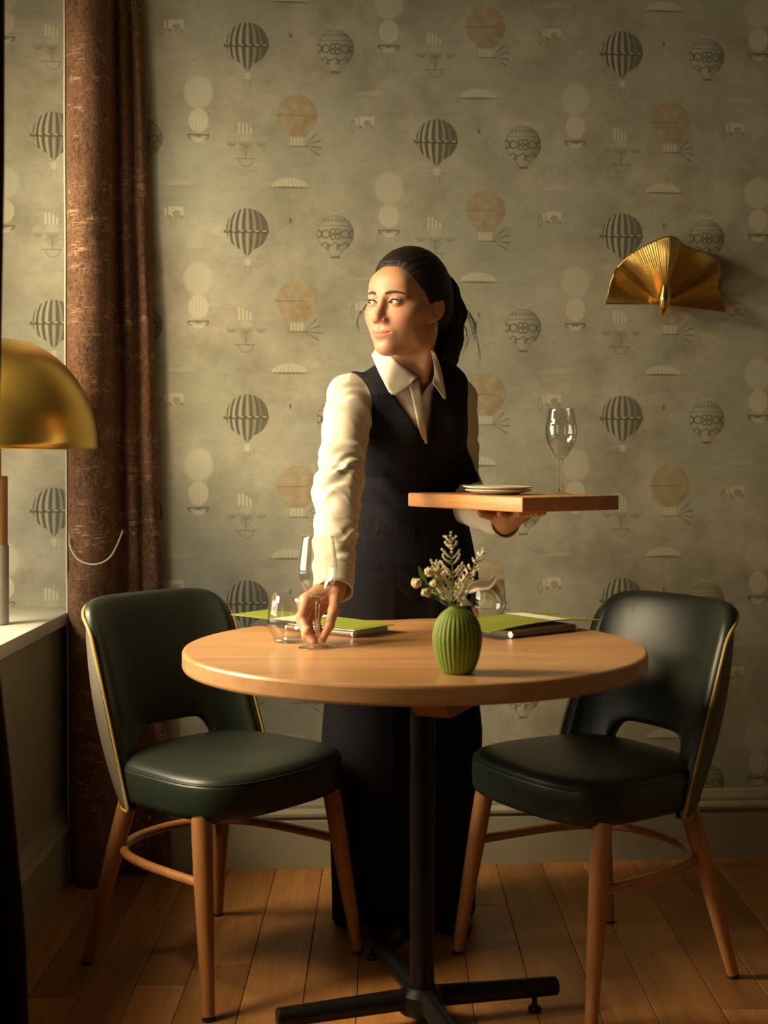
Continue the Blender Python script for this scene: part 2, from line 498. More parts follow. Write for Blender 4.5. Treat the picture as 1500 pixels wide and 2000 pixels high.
def wallpaper():
    m, nt, b = newmat('balloon_print_wallpaper')
    X.nt = nt
    tc = nd(nt, 'ShaderNodeTexCoord')
    sp = nd(nt, 'ShaderNodeSeparateXYZ'); nt.links.new(tc.outputs['Object'], sp.inputs[0])
    S = 0.001413
    U = (X(sp.outputs[0]) + 0.378) * (1 / S)
    V = (1.753 - X(sp.outputs[2])) * (1 / S)
    W, H = 372.0, 363.3
    vec = coords(nt)
    n1 = noise(nt, vec, 5.5, 6, 0.62); n2 = noise(nt, coords(nt, (1, 1, 2.2)), 16, 5, 0.7); n3 = noise(nt, coords(nt, (14, 14, 160)), 4, 3); n4 = noise(nt, coords(nt, (160, 160, 14)), 4, 3)
    hue = noise(nt, coords(nt, (1, 1, 1), rot=(0.3, 0, 0)), 3.1, 3)
    col = ramp(nt, n1, [(0.33, (0.27, 0.245, 0.182)), (0.5, (0.405, 0.375, 0.292)), (0.67, (0.53, 0.49, 0.39))])
    col = mixc(nt, ramp(nt, hue, [(0.42, 0.0), (0.62, 0.55)]), col, (0.37, 0.395, 0.32))
    col = mixc(nt, ramp(nt, n2, [(0.3, 0.28), (0.55, 0.0)]), col, (0.22, 0.20, 0.14))
    col = mixc(nt, ramp(nt, n3, [(0.4, 0.0), (0.75, 0.22)]), col, (0.25, 0.23, 0.17))
    col = mixc(nt, ramp(nt, n4, [(0.4, 0.0), (0.75, 0.18)]), col, (0.47, 0.44, 0.35))
    def cell(cx, cy):
        dx = U - cx
        c = mth('ROUND', dx / W)
        x = mth('MULTIPLY_ADD', c, -W, dx)
        yy = mth('MULTIPLY_ADD', c, H / 2, V - cy)
        y = mth('MULTIPLY_ADD', mth('ROUND', yy / H), -H, yy)
        return x, y
    cur = [col]
    def lay(mask, c, a=1.0):
        if a != 1.0: mask = mask * a
        cur[0] = mixc(nt, mask.v, cur[0], c)
    DARK, LIGHT, CREAM, PEACH = (0.105, 0.098, 0.070), (0.43, 0.405, 0.305), (0.60, 0.555, 0.425), (0.36, 0.275, 0.165)
    # striped balloon
    x, y = cell(0, 0)
    body = mn(length(x, y + 4) - 41, mxx((ab(x) + (y - 50) * 0.86) * 0.76, 8 - y))
    body = mxx(body, y - 50)
    mk = fill(body)
    lay(mk, DARK, 0.9)
    s = x / (mth('SQRT', mxx(1.0 - (y + 1) * (y + 1) * (1 / 2900.0), 0.01)) * 42.0)
    ph = mth('ARCSINE', mxx(mn(s, 1.0), -1.0))
    st = mth('MULTIPLY_ADD', sinx(ph * 18.0 + 1.55), 1.8, 0.30, clamp=True)
    sh = mth('MULTIPLY_ADD', s, -0.75, 0.72, clamp=True)
    lay(mk * st * sh, LIGHT)
    lay(fill(rect(x, y, -46, 42, -2.5, 3.5)), DARK, 0.85)
    lay(fill(rect(x, y, -40, 40, -2.5, 0.0)) * mth('GREATER_THAN', sinx(x * 0.42), 0.0), CREAM, 0.7)
    lay(fill(rect(x, y, -6.5, 6.5, 53, 66)), CREAM, 0.75)
    lay(fill(mxx(ab(ab(x) - 5) - 0.6, rect(x, y, -7, 7, 53, 82))), DARK, 0.4)
    lay(fill(mxx(ab(y - 56 - x * x * 0.006) - 1.0, ab(ab(x) - 24) - 17)), CREAM, 0.3)
    # ornate balloon
    x, y = cell(172, 2)
    body = mxx(mn(length(x, y) - 36, mxx(ab(x) + (y - 46) * 0.7 - 7, 12 - y)), y - 46)
    mk = fill(body)
    lay(mk, LIGHT, 0.75)
    lay(mk * mth('MULTIPLY_ADD', x, 0.022, 0.10, clamp=True), DARK, 0.8)
    lay(fill(ab(body + 1.2) - 0.9), DARK, 0.45)
    lay(mk * fill(ab(ab(y + 20) - 4.5) - 0.9), DARK, 0.5)
    lay(mk * fill(mxx(sinx(x * 0.8) * -2.0 + 0.4, ab(y + 28) - 2)), DARK, 0.6)
    ax = ab(x)
    for q in (fill(ab(length(ax - 19, y - 1) - 7.5) - 1.3), fill(ab(length(ax - 4.5, ab(y - 1) - 5.5) - 4.6) - 1.3), fill(ab(length(ax - 34, y - 1) - 7) - 1.6)):
        lay(mk * q, DARK, 0.8)
    lay(mk * fill(ab(y - 17 - ab(sinx(x * 0.16)) * 6) - 1.5), DARK, 0.7)
    lay(mk * fill(mxx(sinx(x * 0.32) * -3 + 1.6, ab(y - 27) - 5)), DARK, 0.6)
    lay(fill(rect(x, y, -9, 9, 45, 49)), DARK, 0.7)
    lay(fill(mxx(ab(y + 41 + ax * 0.45 - 3) - 1.2, ab(ax - 9) - 8)), CREAM, 0.6)
    # double pale balloon
    x, y = cell(-95, 148)
    up = ellip(x, y + 55, 28, 32)
    lay(fill(up, 7), (0.52, 0.50, 0.39), 0.75)
    lo = ellip(x, y, 19.5, 23)
    lay(fill(lo), CREAM, 0.8)
    lay(fill(lo) * mth('MULTIPLY_ADD', sinx(x * 0.9), 0.25, 0.1, clamp=True), DARK, 0.3)
    lay(fill(ab(y - 28) - 1.4) * fill(ab(x) - 21), DARK, 0.75)
    lay(fill(mxx(ab(ellip(ab(x) - 11, y - 31, 8.5, 5)) - 1.0, 28 - y)), DARK, 0.7)
    lay(fill(mxx(ellip(x, y - 34, 13, 8), 33 - y)), CREAM, 0.7)
    # winged orbs
    x, y = cell(-3, 185)
    o1 = mn(ellip(x, y, 16, 14.5), ellip(ab(x - 1) - 29, y - 2, 11.5, 11))
    lay(fill(o1), (0.39, 0.375, 0.29), 0.85)
    lay(fill(o1) * mth('MULTIPLY_ADD', y, 0.07, -0.05, clamp=True), DARK, 0.6)
    lay(fill(mxx(ellip(x, y + 4, 11, 7), o1)), CREAM, 0.25)
    sail = mxx(rect(x + 2, y, -16, 14, -36, -12), (x * 0.75 - y - 33) )
    lay(fill(sail) * mth('MULTIPLY_ADD', sinx(x * 0.85), 1.2, 0.75, clamp=True), CREAM, 0.8)
    lay(fill(rect(x, y, -0.9, 0.9, 14, 36)), DARK, 0.55)
    lay(fill(mxx(ab(x) + (y - 26) * 0.8 - 6, 14 - y)), DARK, 0.18)
    lay(fill(rect(x, y, -22, 18, 35, 37)), DARK, 0.55)
    lay(fill(mxx(ab(length(x - 1, y - 37) - 14) - 0.9, 37 - y)), DARK, 0.5)
    # peach balloon with bristles
    x, y = cell(97, 134)
    body = mxx(mn(length(x, y) - 40, mxx(ab(x) + (y - 45) * 0.9 - 13, 22 - y)), y - 45)
    mk = fill(body)
    lay(mk, PEACH, 0.85)
    lay(mk * mth('MULTIPLY_ADD', x + y * 0.5, 0.012, 0.05, clamp=True), (0.24, 0.16, 0.08), 0.8)
    lay(mk * X(ramp(nt, noise(nt, vec, 38, 4), [(0.42, 0.0), (0.65, 1.0)])), (0.48, 0.41, 0.28), 0.5)
    lay(fill(mxx(ab(y - 1) - 0.9, mxx(-(x) - 42, x - 20))), DARK, 0.6)
    lay(fill(rect(x, y, -14, 14, 43, 61)) * mth('MULTIPLY_ADD', sinx(x * 0.9), 0.4, 0.7, clamp=True), CREAM, 0.75)
    lay(fill(rect(x, y, -15, 20, 60, 62.5)), DARK, 0.65)
    bx_, by_ = x - 14, y - 60
    an = mth('ARCTAN2', by_, bx_)
    lay(mth('GREATER_THAN', sinx(an * 14.0), 0.72) * fill(length(bx_, by_) - 34) * fill(ab(an) - 0.95, 0.1), DARK, 0.6)
    # parachute
    x, y = cell(82, -88)
    can = mxx(ellip(x, y, 36, 18), y)
    lay(fill(can) * mth('MULTIPLY_ADD', sinx(x / (mth('MULTIPLY_ADD', y, 0.035, 1.25)) * 0.85), 0.5, 0.75, clamp=True), CREAM, 0.9)
    lay(fill(ellip(x - 1, y - 1, 36, 2.2)), (0.17, 0.155, 0.11), 0.8)
    lay(fill(mxx(ab(ab(x) - 2) - 0.4, ab(y - 32) - 30)), DARK, 0.16)
    lay(fill(ellip(x - 2, y - 66, 2.6, 5)), DARK, 0.75)
    # little flying machine
    x, y = cell(-140, -35)
    lay(fill(mn(rect(x, y, -13, 16, -12, 8), rect(x, y, -21, -16, -9, 5))), CREAM, 0.8)
    lay(fill(mn(mn(length(x - 13, y - 8) - 3.5, length(x + 10, y - 8) - 3.5), ellip(x - 3, y - 2, 8, 7))) * mth('MULTIPLY_ADD', sinx(x * 1.1) * sinx(y * 1.2), 1.5, 0.6, clamp=True), DARK, 0.85)
    lay(fill(ab(ellip(x + 26, y - 8, 4, 11)) - 0.8), DARK, 0.35)
    # faint winged boat
    x, y = cell(-136, 272)
    lay(fill(ellip(x, y + x * 0.1, 30, 6), 5), CREAM, 0.28)
    lay(fill(ellip(x + 3, y - 5, 26, 2), 3), DARK, 0.25)
    nt.links.new(cur[0], b.inputs['Base Color'])
    setp(b, rough=0.72, spec=0.25)
    bump(nt, b, mixc(nt, 0.5, n3, n4), 0.12, 0.001)
    return m
MAT['wallpaper'] = wallpaper()

# ================================================================== SETTING
WSL = 0.0714                                   # back wall recedes a little to the right
def wallY(x): return 3.630 + WSL * x
WANG = math.atan(WSL)
XL = -0.86                                     # face of the left wall
WIN0, WIN1 = 1.92, 3.56                        # window recess along Y
WBLOCK = 3.13                                   # glazing ends here; solid strip beyond it added to shade the recess
WHEAD = 2.47                                   # underside of the window head
RX, FY, CZ = 2.3, -1.6, 2.85                   # right wall, wall behind the camera, ceiling

# back wall (its wallpaper runs on into the window recess)
wb = mesh('wall_back', *box(-1.75, 2.7, 0, 0.14, 0, CZ), MAT['wallpaper'], smooth=False, loc=(0, 3.630, 0))
wb.rotation_euler = (0, 0, WANG)
tag(wb, 'olive beige wallpaper printed with hot-air balloons, back wall', kind='structure')

# left wall: low part under the sill, piers and lintel round the window and an added one
pc = [box(-1.42, XL, FY, 3.56, 0, 0.685)]
for y0, y1 in ((FY, 0.0), (1.55, WIN0)):
    pc.append(box(-1.42, XL, y0, y1, 0.685, CZ))
for y0, y1 in ((0.0, 1.55), (WIN0, 3.56)):
    pc.append(box(-1.42, XL, y0, y1, WHEAD, CZ))
pc.append(box(-1.42, -1.33, WBLOCK, 3.56, 0.685, WHEAD))  # unseen strip added to keep the warm light off the recess wallpaper
tag(mesh('wall_left', *merge(*pc), MAT['paint'], smooth=False), 'grey painted panelled wall under the window sill at left', kind='structure')
tag(mesh('wall_right', *box(RX, RX + 0.12, FY, 3.8, 0, CZ), MAT['wall_plain'], smooth=False), 'dim wall out of view at the right', kind='structure')
tag(mesh('wall_front', *box(-1.42, RX + 0.12, FY - 0.12, FY, 0, CZ), MAT['wall_plain'], smooth=False), 'dim wall behind the camera', kind='structure')
tag(mesh('ceiling', *box(-1.5, RX + 0.2, FY - 0.12, 3.9, CZ, CZ + 0.1), MAT['ceiling'], smooth=False), 'plain ceiling above the dining corner', kind='structure')

# floor with separate oak boards
fl = mesh('floor', *box(-1.42, RX + 0.12, FY, 3.95, -0.08, -0.012), MAT['plank'], smooth=False)
tag(fl, 'warm brown oak board floor', kind='structure')
def plank(x0, x1, y0, y1):
    w, l, c = (x1 - x0) / 2 - 0.0006, (y1 - y0) / 2 - 0.0006, 0.0016
    vs = [(sx * w, sy * l, -0.012) for sx in (-1, 1) for sy in (-1, 1)] + [(sx * w, sy * l, -c) for sx in (-1, 1) for sy in (-1, 1)] + [(sx * (w - c), sy * (l - c), 0) for sx in (-1, 1) for sy in (-1, 1)]
    fs = []
    for a in (0, 4):
        fs += [(a, a + 1, a + 5, a + 4), (a + 2, a, a + 4, a + 6), (a + 3, a + 2, a + 6, a + 7), (a + 1, a + 3, a + 7, a + 5)]
    fs.append((8, 9, 11, 10))
    mesh('plank', vs, fs, MAT['plank'], fl, smooth=False, loc=((x0 + x1) / 2, (y0 + y1) / 2, 0))
rp = random.Random(4)
x = XL
while x < 1.62:
    w = rp.choice((0.108, 0.112, 0.128, 0.14))
    y = 1.75 - rp.random() * 0.3
    while y < 3.80:
        l = rp.uniform(0.55, 1.15)
        y1 = 3.85 if y + l > 3.6 else y + l
        plank(x, x + w, y, y1)
        y = y1
    x += w
mesh('plank_field', *box(XL, 1.60, FY, 1.42, -0.012, 0), MAT['plank'], fl, smooth=False)
mesh('plank_field', *box(x, RX, FY, 3.85, -0.012, 0), MAT['plank'], fl, smooth=False)

# baseboards
BP = [(0, 0), (0.024, 0), (0.024, 0.128), (0.020, 0.133), (0.020, 0.137), (0.029, 0.142), (0.030, 0.150), (0.025, 0.157), (0.016, 0.161), (0.016, 0.170), (0.010, 0.180), (0.006, 0.190), (0, 0.192)]
def extr(prof, l0, l1, f):
    n = len(prof)
    vs = [f(l0, d, z) for d, z in prof] + [f(l1, d, z) for d, z in prof]
    fs = [(i, (i + 1) % n, n + (i + 1) % n, n + i) for i in range(n)] + [tuple(range(n)), tuple(range(2 * n - 1, n - 1, -1))]
    return vs, fs
bb = mesh('baseboard_back', *extr(BP, -0.86, 2.25, lambda l, d, z: (l, -d, z)), MAT['paint'], loc=(0, 3.630, 0), sharp=0.5)
bb.rotation_euler = (0, 0, WANG)
tag(bb, 'tall grey moulded skirting board along the papered wall', kind='structure')
tag(mesh('baseboard_left', *extr(BP, 0.2, 3.53, lambda l, d, z: (XL + d, l, z)), MAT['paint'], sharp=0.5), 'tall grey skirting board under the window', kind='structure')

# sills and windows
def win(n, y0, y1, lab):
    w = empty('window_%d' % n, (-1.36, (y0 + y1) / 2, 0.72))
    tag(w, lab, kind='structure')
    hy, hz = (y1 - y0) / 2, WHEAD - 0.72
    def bar(nm, a, b, c, d, t=0.05): mesh(nm, *box(-t / 2, t / 2, a, b, c, d), MAT['frame'], w, smooth=False)
    bar('window_stile', -hy, -hy + 0.06, 0, hz); bar('window_stile', hy - 0.06, hy, 0, hz)
    bar('window_rail', -hy + 0.06, hy - 0.06, 0, 0.07); bar('window_rail', -hy + 0.06, hy - 0.06, hz - 0.06, hz)
    bar('glazing_bar', -0.015, 0.015, 0.07, hz - 0.06, 0.035)
    for s in (-1, 1):
        a, b = sorted((s * 0.015, s * (hy - 0.06)))
        mesh('pane', *box(-0.003, 0.003, a, b, 0.07, hz - 0.06), MAT['pane'], w, smooth=False)
win(1, WIN0, WBLOCK, 'tall window in the left wall lighting the table')
win(2, 0.0, 1.55, 'unseen tall window nearer the camera, added for fill light')  # opening added only to let the fill light in
s = mesh('trim_1', *rbox(0.56, 3.56 - WIN0, 0.035, 0.005, 2, (XL + 0.022 - 0.28, (3.56 + WIN0) / 2, 0.7025)), MAT['sill'], sharp=0.6)
tag(s, 'pale painted window sill carrying the brass lamp', kind='structure')
s = mesh('trim_2', *rbox(0.56, 1.55, 0.035, 0.005, 2, (XL + 0.022 - 0.28, 0.775, 0.7025)), MAT['sill'], sharp=0.6)
tag(s, 'pale sill of the added window nearer the camera', kind='structure')

# ================================================================== TABLE
TX, TY, TR, TZ = 0.061, 2.640, 0.464, 0.75
tb = empty('round_table', (TX, TY, 0))
tag(tb, 'round oak pedestal table with black cross foot, between the two chairs', 'table')
th = 0.037
prof = [(0, TZ - th), (TR - 0.006, TZ - th), (TR - 0.0018, TZ - th + 0.0018), (TR, TZ - th + 0.006), (TR, TZ - 0.006), (TR - 0.0018, TZ - 0.0018), (TR - 0.006, TZ), (TR * 0.97, TZ), (0, TZ)]
mesh('tabletop', *lathe(prof, 160), MAT['beech'], tb, sharp=0.35)
# cleat: tapered wooden bearer under the top, near end rounded
def cleat(p, q, w, h, z1):
    a, bq = Vector((*p, 0)), Vector((*q, 0))
    d = (bq - a); L = d.length; d.normalize(); n = Vector((-d.y, d.x, 0))
    vs, fs = [], []
    N = 24
    for i in range(N + 1):
        t = i / N * L
        e = min(t, L - t)
        dep = h * min(1.0, math.sqrt(max(0, 1 - (1 - min(1, e / 0.06)) ** 2)) * 0.75 + 0.25)
        for sx, dz in ((-1, 0), (1, 0), (1, -dep + 0.004), (0.85, -dep), (-0.85, -dep), (-1, -dep + 0.004)):
            v = a + d * t + n * sx * w / 2
            vs.append((v.x - TX, v.y - TY, z1 + dz))
    k = 6
    for i in range(N):
        for j in range(k): fs.append((i * k + j, i * k + (j + 1) % k, (i + 1) * k + (j + 1) % k, (i + 1) * k + j))
    fs += [tuple(range(k)), tuple(N * k + j for j in range(k))]
    return vs, fs
mesh('bearer', *cleat((0.072, 2.232), (0.36, 2.92), 0.066, 0.036, TZ - th), MAT['beech_dark'], tb, sharp=0.6)
mesh('bearer', *cleat((-0.24, 2.72), (0.14, 2.62), 0.066, 0.030, TZ - th), MAT['beech_dark'], tb, sharp=0.6)
PX, PY = 0.076 - TX, 2.60 - TY
v, f = lathe([(0, 0.062), (0.0245, 0.062), (0.0245, TZ - th - 0.036), (0, TZ - th - 0.036)], 32)
mesh('pole', [(x_ + PX, y_ + PY, z_) for x_, y_, z_ in v], f, MAT['black_metal'], tb, sharp=0.6)
v, f = lathe([(0, 0.700), (0.075, 0.700), (0.078, 0.704), (0.078, 0.712), (0, 0.7155)], 32)
mesh('mounting_plate', [(x_ + PX, y_ + PY, z_ - 0.032) for x_, y_, z_ in v], f, MAT['black_metal'], tb, sharp=0.6)
v, f = lathe([(0, 0.030), (0.046, 0.030), (0.048, 0.036), (0.044, 0.066), (0.028, 0.078), (0, 0.078)], 32)
mesh('hub', [(x_ + PX, y_ + PY, z_) for x_, y_, z_ in v], f, MAT['black_metal'], tb, sharp=0.6)
for ang, l1, l2 in ((15.5, 0.285, 0.29), (106.5, 0.40, 0.36)):
    d = Vector((math.cos(math.radians(ang)), math.sin(math.radians(ang)), 0))
    for sgn, L in ((1, l1), (-1, l2)):
        p0 = Vector((PX, PY, 0.055)) + d * sgn * 0.02
        p1 = Vector((PX, PY, 0.047)) + d * sgn * L
        bar = mesh('foot_bar', *tube([p0, p0.lerp(p1, 0.5), p1], [0.021, 0.020, 0.019], 20), MAT['black_metal'], tb, sharp=0.6)
        mesh('end_cap', *tube([p1, p1 + d * sgn * 0.004], [0.0193, 0.0155], 20), MAT['black_metal'], bar, sharp=0.5)
        q = p1 - d * sgn * 0.045
        v, f = lathe([(0, 0), (0.013, 0), (0.014, 0.004), (0.012, 0.010), (0.006, 0.012), (0.005, 0.03), (0, 0.03)], 16)
        mesh('levelling_foot', [(x_ + q.x, y_ + q.y, z_) for x_, y_, z_ in v], f, MAT['glide'], bar)

# ================================================================== CHAIRS
def make_chair(label, loc, fwd):
    rz = math.atan2(-fwd[0], fwd[1])
    c = empty('dining_chair', (*loc, 0), rz)
    tag(c, label, 'chair', 'bottle green dining chairs at the round table')
    # seat: rounded trapezoid pad
    def outline(n=96):
        P = []
        for i in range(n):
            t = 2 * PI * i / n
            ca, sa = math.cos(t), math.sin(t)
            e = 0.56
            x_ = math.copysign(abs(ca) ** e, ca); y_ = math.copysign(abs(sa) ** e, sa)
            hw = 0.222 + 0.014 * y_
            P.append((hw * x_, 0.026 + 0.206 * y_ + (0.012 * (1 - x_ * x_) if y_ > 0 else 0)))
        return P
    O = outline()
    rings = [(0.0, 0.386), (0.5, 0.386), (0.965, 0.386), (0.99, 0.391), (1.0, 0.402), (1.003, 0.43), (1.0, 0.452), (0.992, 0.4585), (0.982, 0.4585), (0.980, 0.461), (0.960, 0.4685), (0.88, 0.476), (0.7, 0.482), (0.45, 0.485), (0.2, 0.486), (0, 0.486)]
    vs, fs, rows = [], [], []
    for s_, z_ in rings:
        if s_ == 0: rows.append([len(vs)]); vs.append((0, 0.02, z_))
        else:
            r_ = []
            for x_, y_ in O:
                r_.append(len(vs)); vs.append((x_ * s_, 0.02 + (y_ - 0.02) * s_, z_))
            rows.append(r_)
    n = len(O)
    for a, b_ in zip(rows[:-1], rows[1:]):
        for i in range(n):
            j = (i + 1) % n
            if len(a) == 1: fs.append((a[0], b_[j], b_[i]))
            elif len(b_) == 1: fs.append((a[i], a[j], b_[0]))
            else: fs.append((a[i], a[j], b_[j], b_[i]))
    seat = mesh('seat', vs, fs, MAT['leather'], c)
    v, f = tube([(x_ * 0.988, 0.02 + (y_ - 0.02) * 0.988, 0.459) for x_, y_ in O] + [(O[0][0] * 0.988, 0.02 + (O[0][1] - 0.02) * 0.988, 0.459)], 0.0022, 6, False)
    mesh('seam_welt', v, f, MAT['leather'], seat)
    # wraparound back with arched opening above the seat
    PH = 37.0
    phis = sorted(set([-90 + 180 * i / 60 for i in range(61)] + [sg * (PH - k) for sg in (-1, 1) for k in (0.01, 0.3, 0.8, 1.6, 2.6, 4, 5.5, 7.5)] + [sg * (90 - k) for sg in (-1, 1) for k in (0.2, 0.6, 1.2, 2.0, 4.5)]))
    NV = 26
    def zt(p): return 0.722 + 0.090 * (1 - min(1, abs(p) / 90.0) ** 4.2) ** 0.5
    def zb(p):
        if abs(p) >= PH: return 0.372
        return 0.405 + 0.112 * (1 - (abs(p) / PH) ** 7) ** 0.42
    def surf(p, z_, off):
        a = math.radians(p)
        D = 0.092 - 0.040 * (z_ - 0.38) / 0.44
        ye = -0.045 - 0.360 * (z_ - 0.379)
        hw = 0.205 - 0.004 * max(0, min(1, (z_ - 0.45) / 0.3))
        sx, cy = math.sin(a), math.cos(a)
        nx, ny = sx / hw, -cy / D
        l = math.hypot(nx, ny)
        return (hw * sx + nx / l * off, ye - D * cy + ny / l * off, z_)
    def shell(o0, o1, puff, drop=0.0, bulge=0.0):
        g0, g1 = [], []
        for i in range(NV + 1):
            r0, r1 = [], []
            for p in phis:
                u = i / NV
                u = u * u * (3 - 2 * u) * 0.5 + u * 0.5
                z_ = zb(p) + (zt(p) - drop - zb(p)) * u
                k = max(0.0, (1 - (2 * u - 1) ** 6)) ** 0.5 * max(0.0, 1 - abs(p / 90.0) ** 14) ** 0.5
                r0.append(surf(p, z_, o0 - puff * k)); r1.append(surf(p, z_, o1 + bulge * math.sin(PI * min(1, u * 1.05)) ** 0.8 * (1 - abs(p / 90.0) ** 8 * 0.75) if u < 0.95 else o1))
            g0.append(r0); g1.append(r1)
        C_ = len(phis)
        vs = [q for r in g0 for q in r]; k = len(vs); vs += [q for r in g1 for q in r]
        fs = []
        for i in range(NV):
            for j in range(C_ - 1):
                q = (i * C_ + j, i * C_ + j + 1, (i + 1) * C_ + j + 1, (i + 1) * C_ + j)
                fs.append(q); fs.append(tuple(t + k for t in q[::-1]))
        bd = [j for j in range(C_)] + [i * C_ + C_ - 1 for i in range(1, NV + 1)] + [NV * C_ + j for j in range(C_ - 2, -1, -1)] + [i * C_ for i in range(NV - 1, 0, -1)]
        for a, b_ in zip(bd, bd[1:] + bd[:1]): fs.append((a, b_, b_ + k, a + k))
        return vs, fs, [(vs[i + k], i) for i in bd]
    vs, fs, bd = shell(-0.006, 0.013, 0.010)
    back = mesh('backrest', vs, fs, MAT['leather'], c)
    vs2, fs2, _ = shell(0.0145, 0.0175, 0.0, 0.014, 0.020)
    mesh('back_panel', vs2, fs2, MAT['back_vinyl'], back, sharp=0.7)
    C_ = len(phis)
    P = []
    for q, i in bd:
        q = Vector(q)
        j = i % C_
        wt = 1.0 if abs(phis[j]) < 78 else max(0.0, (90 - abs(phis[j])) / 12)
        q = q + Vector((math.copysign(0.0035, q.x), -0.001, 0)) * (1 - wt if q.z > 0.6 else 1)
        P.append(q + Vector((0, -0.006, -0.010)) * wt * (1 if q.z > 0.6 else 0) + Vector((0, 0, 0.008)) * (1 if (q.z < 0.6 and abs(phis[j]) < 37) else 0))
    mesh('piping', *tube(P + [P[0]], 0.0042, 8, False), MAT['piping'], back)
    # legs with glides
    for sx in (-1, 1):
        for (tx, ty, tz), (fx, fy) in (((0.198, 0.158, 0.392), (0.230, 0.215)), ((0.142, -0.128, 0.40), (0.199, -0.213))):
            top, foot = Vector((sx * tx, ty, tz)), Vector((sx * fx, fy, 0.008))
            leg = mesh('leg', *tube([top.lerp(foot, t) for t in (0, 0.1, 0.3, 0.6, 0.9, 1)], [0.0205, 0.021, 0.0205, 0.0175, 0.0140, 0.013], 20), MAT['leg'], c, sharp=0.7)
            mesh('glide', *tube([foot, (foot.x, foot.y, 0.0)], [0.0125, 0.0135], 16), MAT['glide'], leg, sharp=0.6)
    mesh('seat_frame', *rbox(0.33, 0.30, 0.02, 0.006, 2, (0, 0.01, 0.378)), MAT['glide'], c, sharp=0.6)
    U = [(0.208, 0.175), (0.205, 0.08), (0.195, -0.03), (0.165, -0.125), (0.095, -0.185), (0, -0.203)]
    U = [(x_, y_, 0.258) for x_, y_ in U] + [(-x_, y_, 0.258) for x_, y_ in U[::-1][1:]]
    mesh('stretcher', *tube(spline(U, 60), 0.0105, 14), MAT['leg'], c)
    return c
make_chair('bottle green dining chair nearest the window, seat lit by daylight, left of the table', (-0.372, 2.934), (0.773, -0.635))
make_chair('bottle green dining chair in shadow right of the table, below the brass wall sconce', (0.472, 2.893), (-0.85, -0.526))

# ================================================================== GLASSWARE
def wine_glass(name, label, loc, H, R, foot, stemh):
    zb_ = stemh
    t = 0.0012
    bowl = [(0.0045, zb_ - 0.002), (0.013, zb_ + 0.004), (R * 0.60, zb_ + 0.018), (R * 0.88, zb_ + 0.036), (R, zb_ + 0.056), (R * 0.985, zb_ + 0.074), (R * 0.9, zb_ + (H - zb_) * 0.78), (R * 0.79, H)]
    bowl = [tuple(p) for p in spline(bowl, 30)]
    inn = [(r - t, z) for r, z in bowl[::-1] if z > zb_ + 0.006] + [(0, zb_ + 0.0055)]
    e = empty(name, loc)
    tag(e, label, 'wine glass', 'wine glasses')
    mesh('bowl', *lathe([(0, zb_ - 0.002)] + bowl + [(bowl[-1][0] - t * 0.5, H + 0.0006)] + inn, 56), MAT['thin_glass'], e)
    mesh('stem', *lathe([(0, 0.008)] + [(0.0060, 0.0085), (0.0046, 0.016), (0.0036, 0.03), (0.0034, zb_ * 0.6), (0.0038, zb_ * 0.9), (0.0048, zb_ - 0.0025)] + [(0, zb_ - 0.0025)], 24), MAT['glass'], e)
    mesh('foot', *lathe([(0, 0.0), (foot, 0.0), (foot, 0.0012), (foot * 0.7, 0.0028), (foot * 0.3, 0.0052), (0.0062, 0.0078), (0, 0.0078)], 56), MAT['thin_glass'], e)
    return e
g0 = at(620, 1265, 2.606)
wine_glass('wine_glass', 'clear wine glass held by its stem on the table', (g0.x, 2.606, TZ + 0.0004), 0.222, 0.0405, 0.038, 0.095)

def tumbler(label, loc):
    out = [(0, 0.0), (0.024, 0.0), (0.0255, 0.001), (0.041, 0.034), (0.0416, 0.040), (0.040, 0.06), (0.0365, 0.098)]
    inn = [(0.0352, 0.0985), (0.0388, 0.06), (0.0402, 0.041), (0.0396, 0.036), (0.0245, 0.006), (0, 0.006)]
    e = empty('water_tumbler', loc)
    tag(e, label, 'tumbler', 'stemless water glasses on the table')
    mesh('glass_body', *lathe([(0, 0.0072), (0.0283, 0.0072)] + out[3:] + inn[:4] + [(0.0270, 0.0080), (0, 0.0080)], 56), MAT['thin_glass'], e)
    mesh('glass_base', *lathe([(0, 0.0), (0.024, 0.0), (0.0255, 0.001), (0.0281, 0.0068), (0, 0.0068)], 56), MAT['thin_glass'], e)
tumbler('clear water tumbler standing just left of the hand with the wine glass', (-0.199, 2.685, TZ + 0.0004))
tumbler('clear water tumbler behind the green vase', (0.240, 3.005, TZ + 0.0004))

